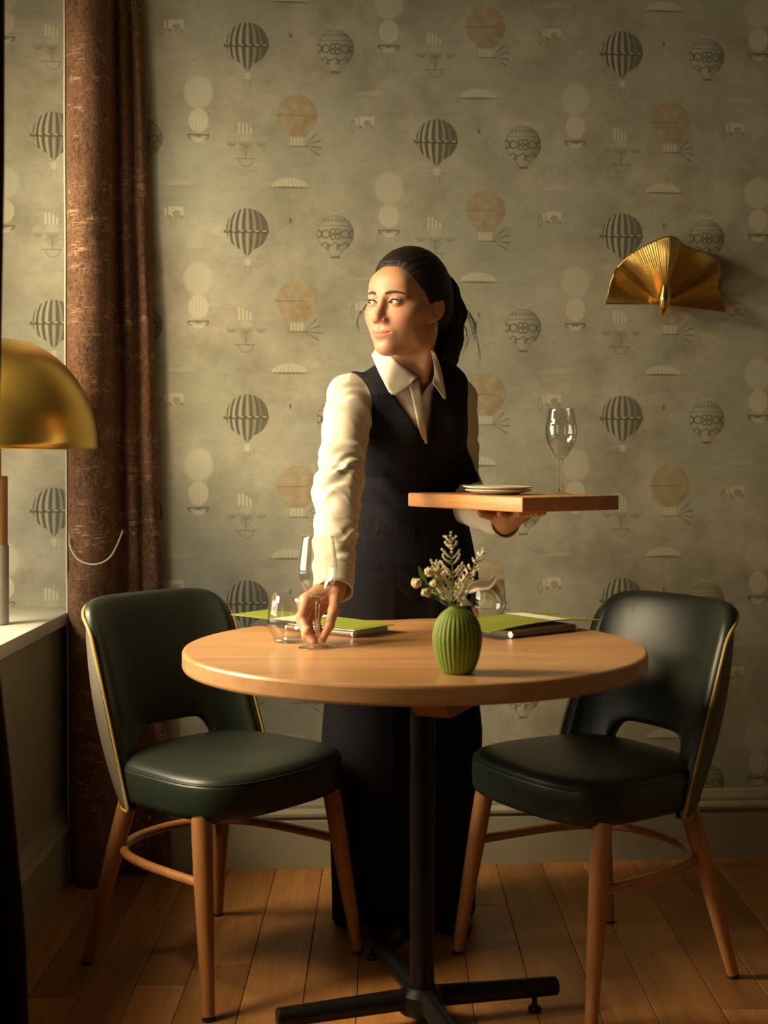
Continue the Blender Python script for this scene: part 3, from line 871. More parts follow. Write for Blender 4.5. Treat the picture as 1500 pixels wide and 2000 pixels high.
# ================================================================== MENUS
def menu(org, e1, cu0, cu1, lab_b, lab_c, bu0, bu1, dep, band, lift, sag, flip=1):
    e1 = Vector((*e1, 0)).normalized(); e2 = Vector((-e1.y, e1.x, 0)) * flip
    rz = math.atan2(e1.y, e1.x)
    b = empty('menu_booklet', (org[0], org[1], TZ), rz); tag(b, lab_b, 'menu', 'menu booklets on the table')
    hb = 0.015
    m_ = (bu0 + bu1) / 2
    y0 = dep / 2 * flip
    mesh('pages', *rbox(bu1 - bu0 - 0.008, dep - 0.008, hb - 0.005, 0.001, 1, (m_, y0, hb / 2 + 0.0004)), MAT['white_paper'], b, sharp=0.5)
    mesh('cover', *rbox(bu1 - bu0, dep, 0.002, 0.0008, 1, (m_, y0, 0.0014)), MAT['white_paper'], b, sharp=0.5)
    mesh('cover', *rbox(bu1 - bu0, dep, 0.002, 0.0008, 1, (m_, y0, hb - 0.0006)), MAT['white_paper'], b, sharp=0.5)
    sy = 0.0 * flip
    sp_ = mesh('spine', *tube([(bu0 + 0.004, sy, hb / 2 + 0.0004), (bu1 - 0.004, sy, hb / 2 + 0.0004)], 0.0068, 16), MAT['booklet'], b, sharp=0.6)
    for u in (bu0 + 0.002, bu1 - 0.002):
        mesh('spine_ring', *tube([(u - 0.002, sy, hb / 2 + 0.0004), (u + 0.002, sy, hb / 2 + 0.0004)], 0.0071, 16), MAT['silver'], sp_, sharp=0.6)
    # green card lying on top, longer than the booklet, gently bowed
    c = empty('menu_card', (org[0], org[1], TZ + hb + 0.0009), rz); tag(c, lab_c, 'menu card', 'green menu cards')
    def zz(u):
        over = max(0, u - bu1, bu0 - u)
        w = (u - bu0) / (bu1 - bu0)
        return 0.0004 + lift * math.sin(PI * max(0, min(1, (u - cu0) / (cu1 - cu0)))) ** 1.0 - sag * (over / 0.15) ** 1.5
    def strip(u0, u1, o, t, ex=0.0):
        rows = []
        for k in range(7):
            w = -ex + (dep - 0.004 + 2 * ex) * k / 6
            rows.append([(u, (w + 0.002) * flip, zz(u) + o) for u in np.linspace(u0, u1, 24)])
        return sheet(rows, t)
    mesh('card', *strip(cu0, cu1, 0.0, 0.0012 * flip), MAT['green_card'], c, sharp=0.8)
    mesh('paper_band', *strip(band[0], band[1], 0.0022, 0.0004 * flip, 0.001), MAT['white_paper'], c, sharp=0.8)
menu((0.265, 2.737), (0.80, 0.60), -0.055, 0.285, 'white menu booklet with dark spine under the green card right of the vase',
     'lime green menu card with white paper band, right of the vase', 0.0, 0.19, 0.155, (0.128, 0.178), 0.010, 0.002)
menu((-0.062, 2.745), (0.79, -0.61), -0.365, 0.012, 'white menu booklet under the green card behind the left water tumbler',
     'lime green menu card overhanging the table edge behind the left water tumbler', -0.19, 0.0, 0.125, (-0.235, -0.160), 0.004, -0.004)

# ================================================================== VASE AND FLOWERS
VX, VY = 0.1290, 2.300
vz = empty('bud_vase', (VX, VY, TZ + 0.0003))
tag(vz, 'small ribbed matt green bud vase at the front of the table', 'vase')
vp = spline([(0.0235, 0.0), (0.030, 0.006), (0.0375, 0.026), (0.0425, 0.052), (0.0425, 0.070), (0.0375, 0.090), (0.0285, 0.104), (0.0195, 0.1115), (0.0155, 0.1145), (0.0150, 0.1185)], 40)
def rib(t, z):
    w = max(0, min(1, z / 0.012)) * max(0, min(1, (0.113 - z) / 0.02))
    return (abs(math.sin(15 * t)) - 0.6) * 0.052 * w
pr = [(0, 0.0)] + [tuple(p) for p in vp]
mesh('vase_body', *merge(lathe(pr, 240, rib)), MAT['vase'], vz)
mesh('vase_mouth', *lathe([(0.0150, 0.1184), (0.0142, 0.1194), (0.0128, 0.1185), (0.0120, 0.108), (0.016, 0.09), (0, 0.085)], 48), MAT['vase'], vz)
def F(px, py, dy=0.0): return at(px, py, VY + dy) - Vector((VX, VY, TZ))
mouth = Vector((0, 0, 0.112))
def plume(name, label, pts, spread, nb, mat, seed):
    e = empty(name, (VX, VY, TZ)); tag(e, label, 'flower', 'stems in the bud vase')
    r_ = random.Random(seed)
    P = [Vector(p) for p in spline(pts, 40)]
    mesh('stem', *tube(P, [0.0016 - 0.0010 * i / 39 for i in range(40)], 8), MAT['stem'], e)
    parts = []
    for i in range(nb):
        t = 0.30 + 0.70 * i / nb
        k = min(38, int(t * 39)); p = P[k]; T = (P[k + 1] - p).normalized()
        L = spread * (1 - ((t - 0.30) / 0.72)) ** 0.75 + 0.005
        for sg in (-1, 1):
            a = r_.uniform(-0.7, 0.7)
            side = Vector((math.cos(a) * sg, math.sin(a) * sg, 0))
            q = [p, p + side * L * 0.5 + T * L * 0.42, p + side * L * 0.95 + T * L * 0.95]
            Q = spline(q, 7)
            parts.append(tube(Q, [0.0008, 0.0011, 0.0015, 0.0017, 0.0017, 0.0015, 0.0009], 6))
            for w in range(5):
                c_ = Vector(Q[2 + w]) + Vector((r_.uniform(-1, 1), r_.uniform(-1, 1), r_.uniform(-0.3, 1))) * 0.0022
                parts.append(blob(c_, r_.uniform(0.0013, 0.0023), 6, 4))
    for w in range(14):
        parts.append(blob(P[39 - w // 2] + Vector((r_.uniform(-1, 1), r_.uniform(-1, 1), 0)) * 0.0018, 0.0019, 6, 4))
    mesh('plume', *merge(*parts), mat, e)
plume('astilbe_sprig', 'tall feathery cream sprig standing upright in the green vase', [mouth, F(884, 1170), F(884, 1120), F(880, 1040)], 0.027, 11, MAT['plume'], 3)
plume('astilbe_sprig', 'pale thin feathery sprig leaning right behind the tall one in the vase', [mouth, F(896, 1165, 0.02), F(912, 1130, 0.03), F(945, 1072, 0.04)], 0.013, 10, MAT['plume'], 5)
plume('astilbe_sprig', 'short feathery sprig leaning left in the green vase', [mouth, F(876, 1172, 0.01), F(866, 1140, 0.012), F(852, 1095, 0.012)], 0.018, 10, MAT['plume'], 8)
def button_flower(label, pts, heads, seed):
    e = empty('button_flower', (VX, VY, TZ)); tag(e, label, 'flower', 'stems in the bud vase')
    r_ = random.Random(seed)
    mesh('stem', *tube(spline(pts, 24), 0.0014, 8), MAT['stem'], e)
    end = Vector(pts[-2])
    for h, r0 in heads:
        mesh('stem', *tube(spline([end, (end + Vector(h)) / 2 + Vector((0, 0, 0.002)), h], 8), 0.0009, 6), MAT['stem'], e)
        parts = [blob(h, r0 * 0.8, 10, 8)]
        for i in range(34):
            u = Vector((r_.gauss(0, 1), r_.gauss(0, 1), r_.gauss(0, 1))).normalized()
            parts.append(blob(Vector(h) + u * r0 * 0.8, r0 * 0.30, 6, 4))
        mesh('flower_head', *merge(*parts), MAT['button'], e)
button_flower('spray of cream button flowers leaning left from the green vase', [mouth, F(868, 1178, -0.01), F(846, 1150, -0.015), F(832, 1140, -0.02)],
              [(F(814, 1138, -0.02), 0.0092), (F(833, 1157, -0.025), 0.0088)], 2)
button_flower('upper cluster of cream button flowers beside the dark waistcoat', [mouth, F(872, 1172, 0.0), F(856, 1140, 0.0), F(846, 1124, 0.0)],
              [(F(838, 1117, 0.0), 0.0082), (F(851, 1117, 0.004), 0.0075), (F(848, 1143, -0.006), 0.0085), (F(858, 1134, 0.006), 0.007)], 4)
def leafsheet(pts, wid, cup=0.3, thick=0.0006, up=Vector((0, -1, 0.3))):
    P = [Vector(p) for p in spline(pts, 20)]
    rows = []
    for i, p in enumerate(P):
        T = (P[min(19, i + 1)] - P[max(0, i - 1)]).normalized()
        s_ = T.cross(up).normalized(); n_ = s_.cross(T)
        w = wid * max(0.04, math.sin(PI * min(1, (i / 19) ** 0.8 * 0.97 + 0.03))) ** 0.8
        rows.append([p + s_ * w * k + n_ * cup * w * k * k for k in np.linspace(-1, 1, 7)])
    return sheet(rows, thick)
lf = empty('leaf_sprig', (VX, VY, TZ)); tag(lf, 'narrow fresh green leaves on a stem behind the button flowers', 'leaf', 'stems in the bud vase')
mesh('stem', *tube(spline([mouth, F(862, 1175, 0.01), F(838, 1145, 0.015), F(824, 1120, 0.015)], 20), 0.0013, 8), MAT['stem'], lf)
for q in ([F(832, 1136, 0.015), F(824, 1122, 0.015), F(818, 1106, 0.015)], [F(845, 1152, 0.014), F(852, 1135, 0.018), F(848, 1118, 0.02)], [F(862, 1172, 0.0), F(850, 1166, -0.01), F(838, 1166, -0.016)]):
    mesh('leaf', *leafsheet(q, 0.0042), MAT['stem'], lf)
ly = empty('dried_lily', (VX, VY, TZ)); tag(ly, 'curled cream dried petals drooping right over the vase rim', 'flower', 'stems in the bud vase')
mesh('stem', *tube(spline([mouth, F(902, 1185, -0.004), F(905, 1170, -0.006), F(915, 1152, -0.008)], 16), [0.0035] * 10 + [0.003] * 6, 10), MAT['petal'], ly)
for q, w in (([F(912, 1156, -0.008), F(930, 1146, -0.012), F(955, 1142, -0.012), F(972, 1120, -0.012)], 0.0095),
             ([F(914, 1154, -0.006), F(940, 1142, 0.0), F(966, 1148, 0.006), F(982, 1178, 0.008)], 0.0080),
             ([F(910, 1158, -0.008), F(900, 1168, -0.016), F(912, 1178, -0.018), F(924, 1182, -0.014)], 0.0066),
             ([F(914, 1152, -0.004), F(936, 1150, 0.012), F(958, 1156, 0.016), F(968, 1172, 0.016)], 0.005)):
    mesh('petal', *leafsheet(q, w, 0.5), MAT['petal'], ly)

# ================================================================== SERVING BOARD, PLATES, GLASS ON IT
FC = Vector((0.286, 2.70)); U1 = Vector((-0.549, 0.836)); U2 = Vector((0.836, 0.549)); TL, TW, TT, TTOP = 0.42, 0.272, 0.0318, 1.047
tc_ = FC + U1 * TL / 2 + U2 * TW / 2
tr = empty('serving_board', (tc_.x, tc_.y, TTOP - TT), math.atan2(-U1.y, -U1.x))
tag(tr, 'thick rectangular oak serving board carried on the woman\'s raised palm', 'tray')
mesh('board', *rbox(TL, TW, TT, 0.0035, 3, (0, 0, TT / 2)), MAT['tray'], tr, sharp=0.8)
def plate(label, x_, y_, z_, r_, tilt):
    p = [(0, 0.0), (r_ * 0.58, 0.0), (r_ * 0.60, 0.0015), (r_ * 0.66, 0.003), (r_ * 0.97, 0.0085), (r_, 0.0105), (r_ * 0.99, 0.0118), (r_ * 0.95, 0.0112), (r_ * 0.66, 0.0062), (r_ * 0.58, 0.0042), (0, 0.004)]
    o = mesh('side_plate', *lathe(p, 64), MAT['plate'], loc=(x_, y_, z_))
    o.rotation_euler = tilt
    tag(o, label, 'plate', 'plates on the serving board')
pp = at(974, 966, 2.90)
plate('cream side plate resting on the serving board, lower of two', pp.x, 2.90, TTOP + 0.0004, 0.075, (0, 0, 0))
plate('cream side plate stacked on top of another on the serving board', pp.x - 0.002, 2.902, TTOP + 0.0075, 0.078, (0.012, 0.012, 0))
gq = at(1096, 966, 2.875)
wine_glass('wine_glass', 'empty clear wine glass standing on the wooden serving board', (gq.x, 2.875, TTOP + 0.0004), 0.190, 0.0350, 0.027, 0.080)

# ================================================================== LAMP, SCONCE, CURTAINS
LX, LY = -755 / FPX * 3.2, 3.2
lamp = empty('table_lamp', (LX, LY, 0.7205))
tag(lamp, 'brushed brass mushroom lamp standing on the window sill', 'lamp')
zr, Rd, Hd = 1.15 - 0.72, 0.240, 0.272
dome = [(Rd * math.cos(t) ** 0.92 if t < PI / 2 else 0, zr + Hd * math.sin(t)) for t in np.linspace(0, PI / 2, 30)]
dome[-1] = (0, zr + Hd)
ind = [(max(0, r - 0.003), z - 0.003 if z > zr + 0.01 else z) for r, z in dome[::-1]]; ind[0] = (0, zr + Hd - 0.003)
mesh('dome_shade', *lathe(ind + [(Rd - 0.0015, zr - 0.001)] + dome, 96), MAT['brass'], lamp)
mesh('stem', *lathe([(0, 0.195), (0.0245, 0.195), (0.0245, 0.360), (0.0235, 0.363), (0.009, 0.364), (0.009, zr + Hd - 0.01), (0, zr + Hd - 0.01)], 40), MAT['lamp_wood'], lamp, sharp=0.6)
mesh('base', *lathe([(0, 0), (0.024, 0), (0.0275, 0.004), (0.0275, 0.19), (0.026, 0.195), (0, 0.195)], 40), MAT['concrete'], lamp, sharp=0.6)

def sconce():
    c = at(1288, 596, 3.66)
    X0 = c.x; Y0 = wallY(X0)
    e = empty('wall_sconce', (X0, Y0, c.z), WANG)
    tag(e, 'pleated fan-shaped brass wall sconce on the papered wall', 'wall lamp')
    NT, NR = 900, 24
    k = 3.686 / FPX
    ks = [0, .05, .14, .22, .30, .38, .47, .54, .60, .66, .74, .80, .87, .94, 1]
    kd = [.050, .086, .082, .036, .014, .060, .120, .078, .022, .026, .088, .074, .016, .050, .066]
    dep = spline(list(zip(ks, kd)), NT + 1)
    rows = []
    for i in range(NT + 1):
        s_, D = float(dep[i][0]), float(dep[i][1])
        th_ = math.radians(181 - s_ * 188)                      # from left, over the top, to the right
        R = np.interp(s_, [0, .12, .25, .35, .45, .52, .60, .68, .76, .88, 1], [117, 117, 115, 118, 124, 128, 131, 133, 131, 127, 126]) * k * 3.62 / 3.686
        cen = math.exp(-((s_ - 0.47) / 0.10) ** 2)
        row = []
        for j in range(NR + 1):
            t = j / NR
            ribs = 0.0013 * math.sin(s_ * 2 * PI * 105) * min(1, t * 1.6)
            y_ = 0.042 + 0.020 * cen + (D - 0.042 - 0.020 * cen) * t ** 0.8 + ribs + 0.012 * cen * math.sin(PI * t)
            rr = R * (0.06 + 0.94 * t)
            row.append((rr * math.cos(th_), -max(0.006, y_), rr * math.sin(th_)))
        rows.append(row)
    mesh('fan_shade', *sheet(rows, 0.0012), MAT['brass_bright'], e)
    # central spout closing the fan at the bottom
    nose = [(0.004, -0.078, 0.092), (0.002, -0.074, 0.055), (0.0, -0.072, 0.018), (-0.002, -0.068, -0.010), (-0.005, -0.060, -0.034)]
    mesh('spout', *tube(spline(nose, 30), list(np.interp(np.linspace(0, 1, 30), [0, .3, .55, .8, 1], [0.003, 0.013, 0.0185, 0.0115, 0.0012])), 28), MAT['brass_bright'], e)
    mesh('mounting_plate', *[([(x_, -z_, y_ + 0.036) for x_, y_, z_ in v], f) for v, f in [lathe([(0, 0.0005), (0.03, 0.0005), (0.03, 0.030), (0.026, 0.034), (0, 0.034)], 32)]][0], MAT['brass_bright'], e, sharp=0.6)
sconce()

def drape(name, plan, zs, fn, mat, parent, thick):
    """plan: list of (x,y); fn(x,y,s,z)-> x,y"""
    P = spline(plan, 150)
    rows = [[(*fn(p[0], p[1], i / 149, z), z) for i, p in enumerate(P)] for z in zs]
    return mesh(name, *sheet(rows, thick), mat, parent)
cu = empty('curtain', (-0.74, 3.48, 0))
tag(cu, 'long worn brown velvet curtain gathered in the corner beside the window', 'curtain')
plan = [(-0.832, 3.545), (-0.848, 3.50), (-0.846, 3.455), (-0.822, 3.422), (-0.790, 3.412), (-0.758, 3.428), (-0.738, 3.462), (-0.733, 3.515), (-0.724, 3.548), (-0.714, 3.540), (-0.704, 3.528), (-0.692, 3.526), (-0.682, 3.536),
        (-0.676, 3.552), (-0.668, 3.556), (-0.661, 3.546), (-0.651, 3.538), (-0.639, 3.538), (-0.629, 3.550), (-0.626, 3.565)]
def cfn(x, y, s, z):
    t = max(0, min(1, z / 2.7))
    lean = (1 - t)
    x2 = x + 0.016 * lean + 0.052 * lean * max(0, (x + 0.74) / 0.11) * 0.6 - 0.045 * t * max(0, (x + 0.74) / 0.11)
    pin = math.exp(-((z - 0.845) / 0.022) ** 2) * 0.012 * (1 if x < -0.72 else 0.2)
    bul = math.exp(-((z - 0.795) / 0.05) ** 2) * 0.006
    y2 = y + (pin - bul) * (1 if y < 3.47 else 0)
    wob = 0.004 * math.sin(z * 3.1 + s * 9) + 0.0025 * math.sin(z * 11 + s * 21)
    y3 = min(y2 + wob, wallY(x2) - 0.008)
    return x2 + 0.74, y3 - 3.48
drape('drape', plan, list(np.linspace(0.006, 2.842, 124)), cfn, MAT['velvet'], cu, -0.004)
# pale lining turned round the leading edge
lv = []
for z in np.linspace(0.006, 2.842, 62):
    x_, y_ = cfn(-0.8475, 3.470, 0.08, z)
    lv.append([(x_ - 0.006, y_ + 0.030, z), (x_ - 0.0085, y_ + 0.005, z), (x_ - 0.004, y_ - 0.014, z), (x_ + 0.000, y_ - 0.017, z)])
mesh('lining_edge', *sheet(lv, 0.0012), MAT['cord'], cu)
_o = Vector((-0.74, 3.48, 0))
mesh('tieback_cord', *tube([Vector(q) - _o for q in spline([at(136, 1040, 3.445), at(137, 1066, 3.415), at(150, 1090, 3.397), at(172, 1101, 3.386), at(196, 1100, 3.384), at(215, 1088, 3.392), at(228, 1066, 3.412), at(240, 1036, 3.452)], 50)], 0.0023, 10), MAT['cord'], cu)

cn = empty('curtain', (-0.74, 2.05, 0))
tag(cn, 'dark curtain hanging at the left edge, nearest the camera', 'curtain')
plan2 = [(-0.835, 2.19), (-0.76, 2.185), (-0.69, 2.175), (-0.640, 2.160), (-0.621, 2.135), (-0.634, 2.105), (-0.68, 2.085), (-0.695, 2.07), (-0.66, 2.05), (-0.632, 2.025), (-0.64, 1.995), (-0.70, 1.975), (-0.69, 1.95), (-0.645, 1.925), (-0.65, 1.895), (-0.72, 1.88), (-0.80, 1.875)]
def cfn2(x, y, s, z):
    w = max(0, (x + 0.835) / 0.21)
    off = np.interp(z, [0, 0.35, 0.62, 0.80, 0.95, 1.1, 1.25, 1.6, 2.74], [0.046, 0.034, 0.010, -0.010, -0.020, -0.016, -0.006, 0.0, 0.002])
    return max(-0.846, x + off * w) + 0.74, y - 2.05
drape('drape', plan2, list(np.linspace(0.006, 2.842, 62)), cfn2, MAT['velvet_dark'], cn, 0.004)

# ================================================================== PERSON (signed-distance modelling, meshed with surface nets)
f32 = np.float32
def grid(lo, hi, h):
    ax = [np.arange(lo[i], hi[i] + h, h, dtype=f32) for i in range(3)]
    return ax[0][:, None, None], ax[1][None, :, None], ax[2][None, None, :]
def smin(a, b, k):
    h = np.maximum(k - np.abs(a - b), 0) / k
    return np.minimum(a, b) - h * h * (k * 0.25)
def smax(a, b, k): return -smin(-a, -b, k)
def ell(p, c, r):
    x, y, z = p[0] - f32(c[0]), p[1] - f32(c[1]), p[2] - f32(c[2])
    k0 = np.sqrt((x / r[0]) ** 2 + (y / r[1]) ** 2 + (z / r[2]) ** 2)
    k1 = np.sqrt((x / r[0] ** 2) ** 2 + (y / r[1] ** 2) ** 2 + (z / r[2] ** 2) ** 2)
    return k0 * (k0 - 1) / np.maximum(k1, 1e-6)
def capt(p, a, b):
    ba = [float(b[i] - a[i]) for i in range(3)]
    L = sum(q * q for q in ba)
    pa = [p[i] - f32(a[i]) for i in range(3)]
    t = np.clip((pa[0] * ba[0] + pa[1] * ba[1] + pa[2] * ba[2]) / L, 0, 1)
    d = np.sqrt((pa[0] - t * ba[0]) ** 2 + (pa[1] - t * ba[1]) ** 2 + (pa[2] - t * ba[2]) ** 2)
    return d, t
def cap(p, a, b, ra, rb=None):
    d, t = capt(p, a, b)
    return d - (ra + ((ra if rb is None else rb) - ra) * t)
def chain(p, pts, rad, k=0.006):
    out = None
    for i in range(len(pts) - 1):
        d = cap(p, pts[i], pts[i + 1], rad[i], rad[i + 1])
        out = d if out is None else smin(out, d, k)
    return out
def nets(F, lo, h):
    F = np.asarray(F, dtype=f32)
    s = F < 0
    c = s[:-1, :-1, :-1].astype(np.int8)
    offs = [(i, j, k) for i in (0, 1) for j in (0, 1) for k in (0, 1)]
    nx, ny, nz = [q - 1 for q in F.shape]
    tot = np.zeros((nx, ny, nz), np.int8)
    for i, j, k in offs: tot += s[i:i + nx, j:j + ny, k:k + nz]
    act = (tot > 0) & (tot < 8)
    I = np.argwhere(act)
    idx = -np.ones((nx, ny, nz), np.int64)
    idx[act] = np.arange(len(I))
    val = {o: F[I[:, 0] + o[0], I[:, 1] + o[1], I[:, 2] + o[2]] for o in offs}
    pos = np.zeros((len(I), 3)); cnt = np.zeros(len(I))
    for a in offs:
        for ax in range(3):
            if a[ax] == 0:
                b = list(a); b[ax] = 1; b = tuple(b)
                va, vb = val[a], val[b]
                m = (va < 0) != (vb < 0)
                t = np.where(m, va / np.where(m, va - vb, 1), 0)
                q = np.tile(np.array(a, float), (len(I), 1)); q[:, ax] = t
                pos[m] += q[m]; cnt[m] += 1
    V = (I + pos / cnt[:, None]) * h + np.array(lo)
    quads = []
    for ax in range(3):
        u, v = (ax + 1) % 3, (ax + 2) % 3
        sl0 = [slice(None)] * 3; sl1 = [slice(None)] * 3
        sl0[ax] = slice(0, -1); sl1[ax] = slice(1, None)
        A, B = s[tuple(sl0)], s[tuple(sl1)]
        for sign in (0, 1):
            E = np.argwhere((A & ~B) if sign == 0 else (~A & B))
            if not len(E): continue
            ok = (E[:, u] > 0) & (E[:, v] > 0) & (E[:, u] < F.shape[u] - 1) & (E[:, v] < F.shape[v] - 1)
            E = E[ok]
            def g(du, dv):
                q = E.copy(); q[:, u] -= du; q[:, v] -= dv
                return idx[q[:, 0], q[:, 1], q[:, 2]]
            Q = np.stack([g(1, 1), g(0, 1), g(0, 0), g(1, 0)], 1)
            quads.append(Q if sign == 0 else Q[:, ::-1])
    return V, np.vstack(quads)
def npmesh(name, V, Q, mat, parent, org):
    me = bpy.data.meshes.new(name)
    V = np.asarray(V, float) - np.array(org)
    me.vertices.add(len(V)); me.vertices.foreach_set('co', V.astype(f32).ravel())
    me.loops.add(Q.size); me.loops.foreach_set('vertex_index', Q.astype(np.int32).ravel())
    me.polygons.add(len(Q)); me.polygons.foreach_set('loop_start', np.arange(0, Q.size, 4, dtype=np.int32))
    me.update(calc_edges=True); me.validate()
    return link(name, me, mat, parent, True)
def sn(x, y, z, fx, fy, fz, ph): return np.sin(x * fx + y * fy + z * fz + ph)

OR = Vector((0.05, 3.17, 0.0))
person = empty('person', OR)
tag(person, 'woman in white shirt and dark waistcoat leaning to set a wine glass down', 'person')

# ---- head, local axes: a = to the viewer's right, b = where the face points, c = up
HY = math.radians(39)
HC = np.array([0.050, 2.99, 1.4775])
AR = np.array([math.cos(HY), -math.sin(HY), 0]); AF = np.array([-math.sin(HY), -math.cos(HY), 0]); AU = np.array([0, 0, 1.0])
ROLL = math.radians(-3.0)
AR, AU = AR * math.cos(ROLL) + AU * math.sin(ROLL), AU * math.cos(ROLL) - AR * math.sin(ROLL)
def h2w(V): V = np.asarray(V, float); return HC + V[..., 0:1] * 1.06 * AR + V[..., 1:2] * AF + V[..., 2:3] * AU
def w2h(P): d = np.asarray(P, float) - HC; return np.array([d @ AR, d @ AF, d @ AU])
NB = w2h((0.080, 3.085, 1.30))
EX, EB, EC, ERAD = 0.0305, 0.0745, 0.0, 0.0122
def head_sdf(p):
    x, y, z = p
    ax = np.abs(x)
    q = (ax, y, z)
    d = ell(p, (0, -0.014, 0.030), (0.0735, 0.093, 0.084))
    d = smin(d, ell(p, (0, 0.026, -0.022), (0.0625, 0.062, 0.078)), 0.030)
    d = smin(d, ell(p, (0, 0.026, -0.066), (0.0525, 0.056, 0.046)), 0.030)
    d = smin(d, ell(p, (0, 0.066, -0.101), (0.022, 0.0185, 0.0165)), 0.028)          # chin
    d = smin(d, ell(q, (0.034, 0.055, -0.030), (0.026, 0.024, 0.024)), 0.022)        # cheeks
    d = smin(d, ell(q, (0.052, 0.030, -0.018), (0.016, 0.030, 0.016)), 0.020)        # cheekbones
    d = smin(d, ell(q, (0.049, 0.000, -0.070), (0.012, 0.030, 0.022)), 0.026)        # jaw angle
    d = smin(d, ell(p, (0, 0.064, 0.042), (0.046, 0.020, 0.030)), 0.030)             # forehead
    d = smin(d, cap(q, (0.010, 0.081, 0.0165), (0.043, 0.066, 0.0175), 0.0075, 0.006), 0.014)   # brow
    d = smax(d, -ell(q, (EX, 0.098, 0.000), (0.0185, 0.0155, 0.0115)), 0.014)        # sockets
    d = smax(d, -ell(q, (0.0125, 0.095, -0.004), (0.006, 0.010, 0.012)), 0.012)      # inner corners
    d = smin(d, cap(p, (0, 0.080, 0.012), (0, 0.1010, -0.030), 0.0065, 0.0086), 0.014)         # nose bridge
    d = smin(d, ell(p, (0, 0.1005, -0.0375), (0.0112, 0.0115, 0.0092)), 0.010)         # tip
    d = smin(d, ell(q, (0.0133, 0.0900, -0.0410), (0.0066, 0.0095, 0.0068)), 0.008)  # wings
    d = smax(d, -ell(q, (0.0062, 0.0975, -0.0492), (0.0034, 0.0052, 0.0034)), 0.004) # nostrils
    d = smin(d, ell(p, (0, 0.0735, -0.068), (0.026, 0.0165, 0.020)), 0.014)          # muzzle
    d = smax(d, -cap(p, (0, 0.0945, -0.0505), (0, 0.0930, -0.0585), 0.0022, 0.0026), 0.006)    # philtrum
    mz = -0.0705 + 5.2 * ax * ax                                                     # mouth line, corners up
    lipx = np.clip(1 - (ax / 0.0268) ** 2, 0, 1)
    yl = 0.0875 - 15 * ax * ax
    up = np.sqrt((y - yl) ** 2 + ((z - mz - 0.0034) * 1.05) ** 2) - 0.0054 * np.sqrt(lipx)
    lw = np.sqrt((y - yl + 0.0004) ** 2 + ((z - mz + 0.0048) * 0.95) ** 2) - 0.0064 * np.sqrt(lipx)
    up = up + (1 - lipx) ** 3 * 0.007; lw = lw + (1 - lipx) ** 3 * 0.007
    d = smin(d, up, 0.005); d = smin(d, lw, 0.005)
    gr = np.sqrt(((y - yl - 0.0075) * 0.55) ** 2 + ((z - mz) * 1.5) ** 2) - 0.0024
    d = smax(d, -(gr + np.clip((ax - 0.021) / 0.008, 0, 1) ** 2 * 0.005), 0.003)
    d = smax(d, -ell(p, (0, 0.096, -0.0895), (0.014, 0.008, 0.0045)), 0.010)         # under the lip
    # eyelids over the eyeball, then the almond opening
    e = ell(q, (EX, EB, EC), (ERAD + 0.0020,) * 3)
    d = smin(d, e, 0.005)
    u = (ax - EX) / 0.0148
    tilt = 0.0012 * u
    upz = EC + tilt + 0.0050 * np.clip(1 - u * u, 0, 1) ** 0.75
    loz = EC + tilt - 0.0034 * np.clip(1 - u * u, 0, 1) ** 0.8
    op = np.maximum(np.maximum(z - upz, loz - z), np.maximum(np.abs(u) * 0.0148 - 0.0148, 0.055 - y))
    d = np.maximum(d, -op)
    crease = np.abs(np.sqrt((ax - EX) ** 2 + ((z - EC + 0.004) * 1.15) ** 2) - 0.0143) - 0.0004
    d = smax(d, -np.where((z > EC + 0.004) & (y > 0.05), np.maximum(crease, np.abs(e) - 0.004), 0.02), 0.0025)
    # ears
    ey, ez = y + 0.012, z + 0.010
    yy, zz_ = ey * 0.96 + ez * 0.28, ez * 0.96 - ey * 0.28
    xx = ax - 0.0715 - np.clip(-yy, -0.02, 0.03) * 0.45
    eq = (xx, yy, zz_)
    er = ell(eq, (0, -0.002, 0.004), (0.0080, 0.0180, 0.0300))
    er = smin(er, ell(eq, (-0.001, 0.004, -0.024), (0.005, 0.0085, 0.010)), 0.008)
    er = smax(er, -ell(eq, (0.0085, 0.0005, 0.004), (0.0088, 0.0122, 0.0225)), 0.003)
    er = smin(er, ell(eq, (0.001, -0.004, 0.002), (0.0030, 0.0045, 0.0140)), 0.004)
    d = smin(d, er, 0.005)
    # neck with its long muscles
    n = cap(p, (0, -0.026, -0.050), (float(NB[0]), float(NB[1]) , float(NB[2])), 0.046, 0.047)
    n = smin(n, cap(q, (0.052, -0.03, -0.05), (0.018, float(NB[1]) + 0.040, float(NB[2]) + 0.012), 0.011, 0.009), 0.020)
    d = smin(d, n, 0.022)
    return d
hl, hh, hs = (-0.10, -0.175, -0.235), (0.10, 0.125, 0.130), 0.0016
HP = grid(hl, hh, hs)
HF = head_sdf(HP)
HV, HQ = nets(HF, hl, hs)
def surf_b(a, c):
    """front surface of the face at (a, c)"""
    ys = np.arange(0.03, 0.125, 0.0004, dtype=f32)
    d = head_sdf((np.full((1, len(ys), 1), a, f32), ys[None, :, None], np.full((1, len(ys), 1), c, f32)))[0, :, 0]
    k = np.where(d < 0)[0]
    return float(ys[k[-1]]) if len(k) else 0.05
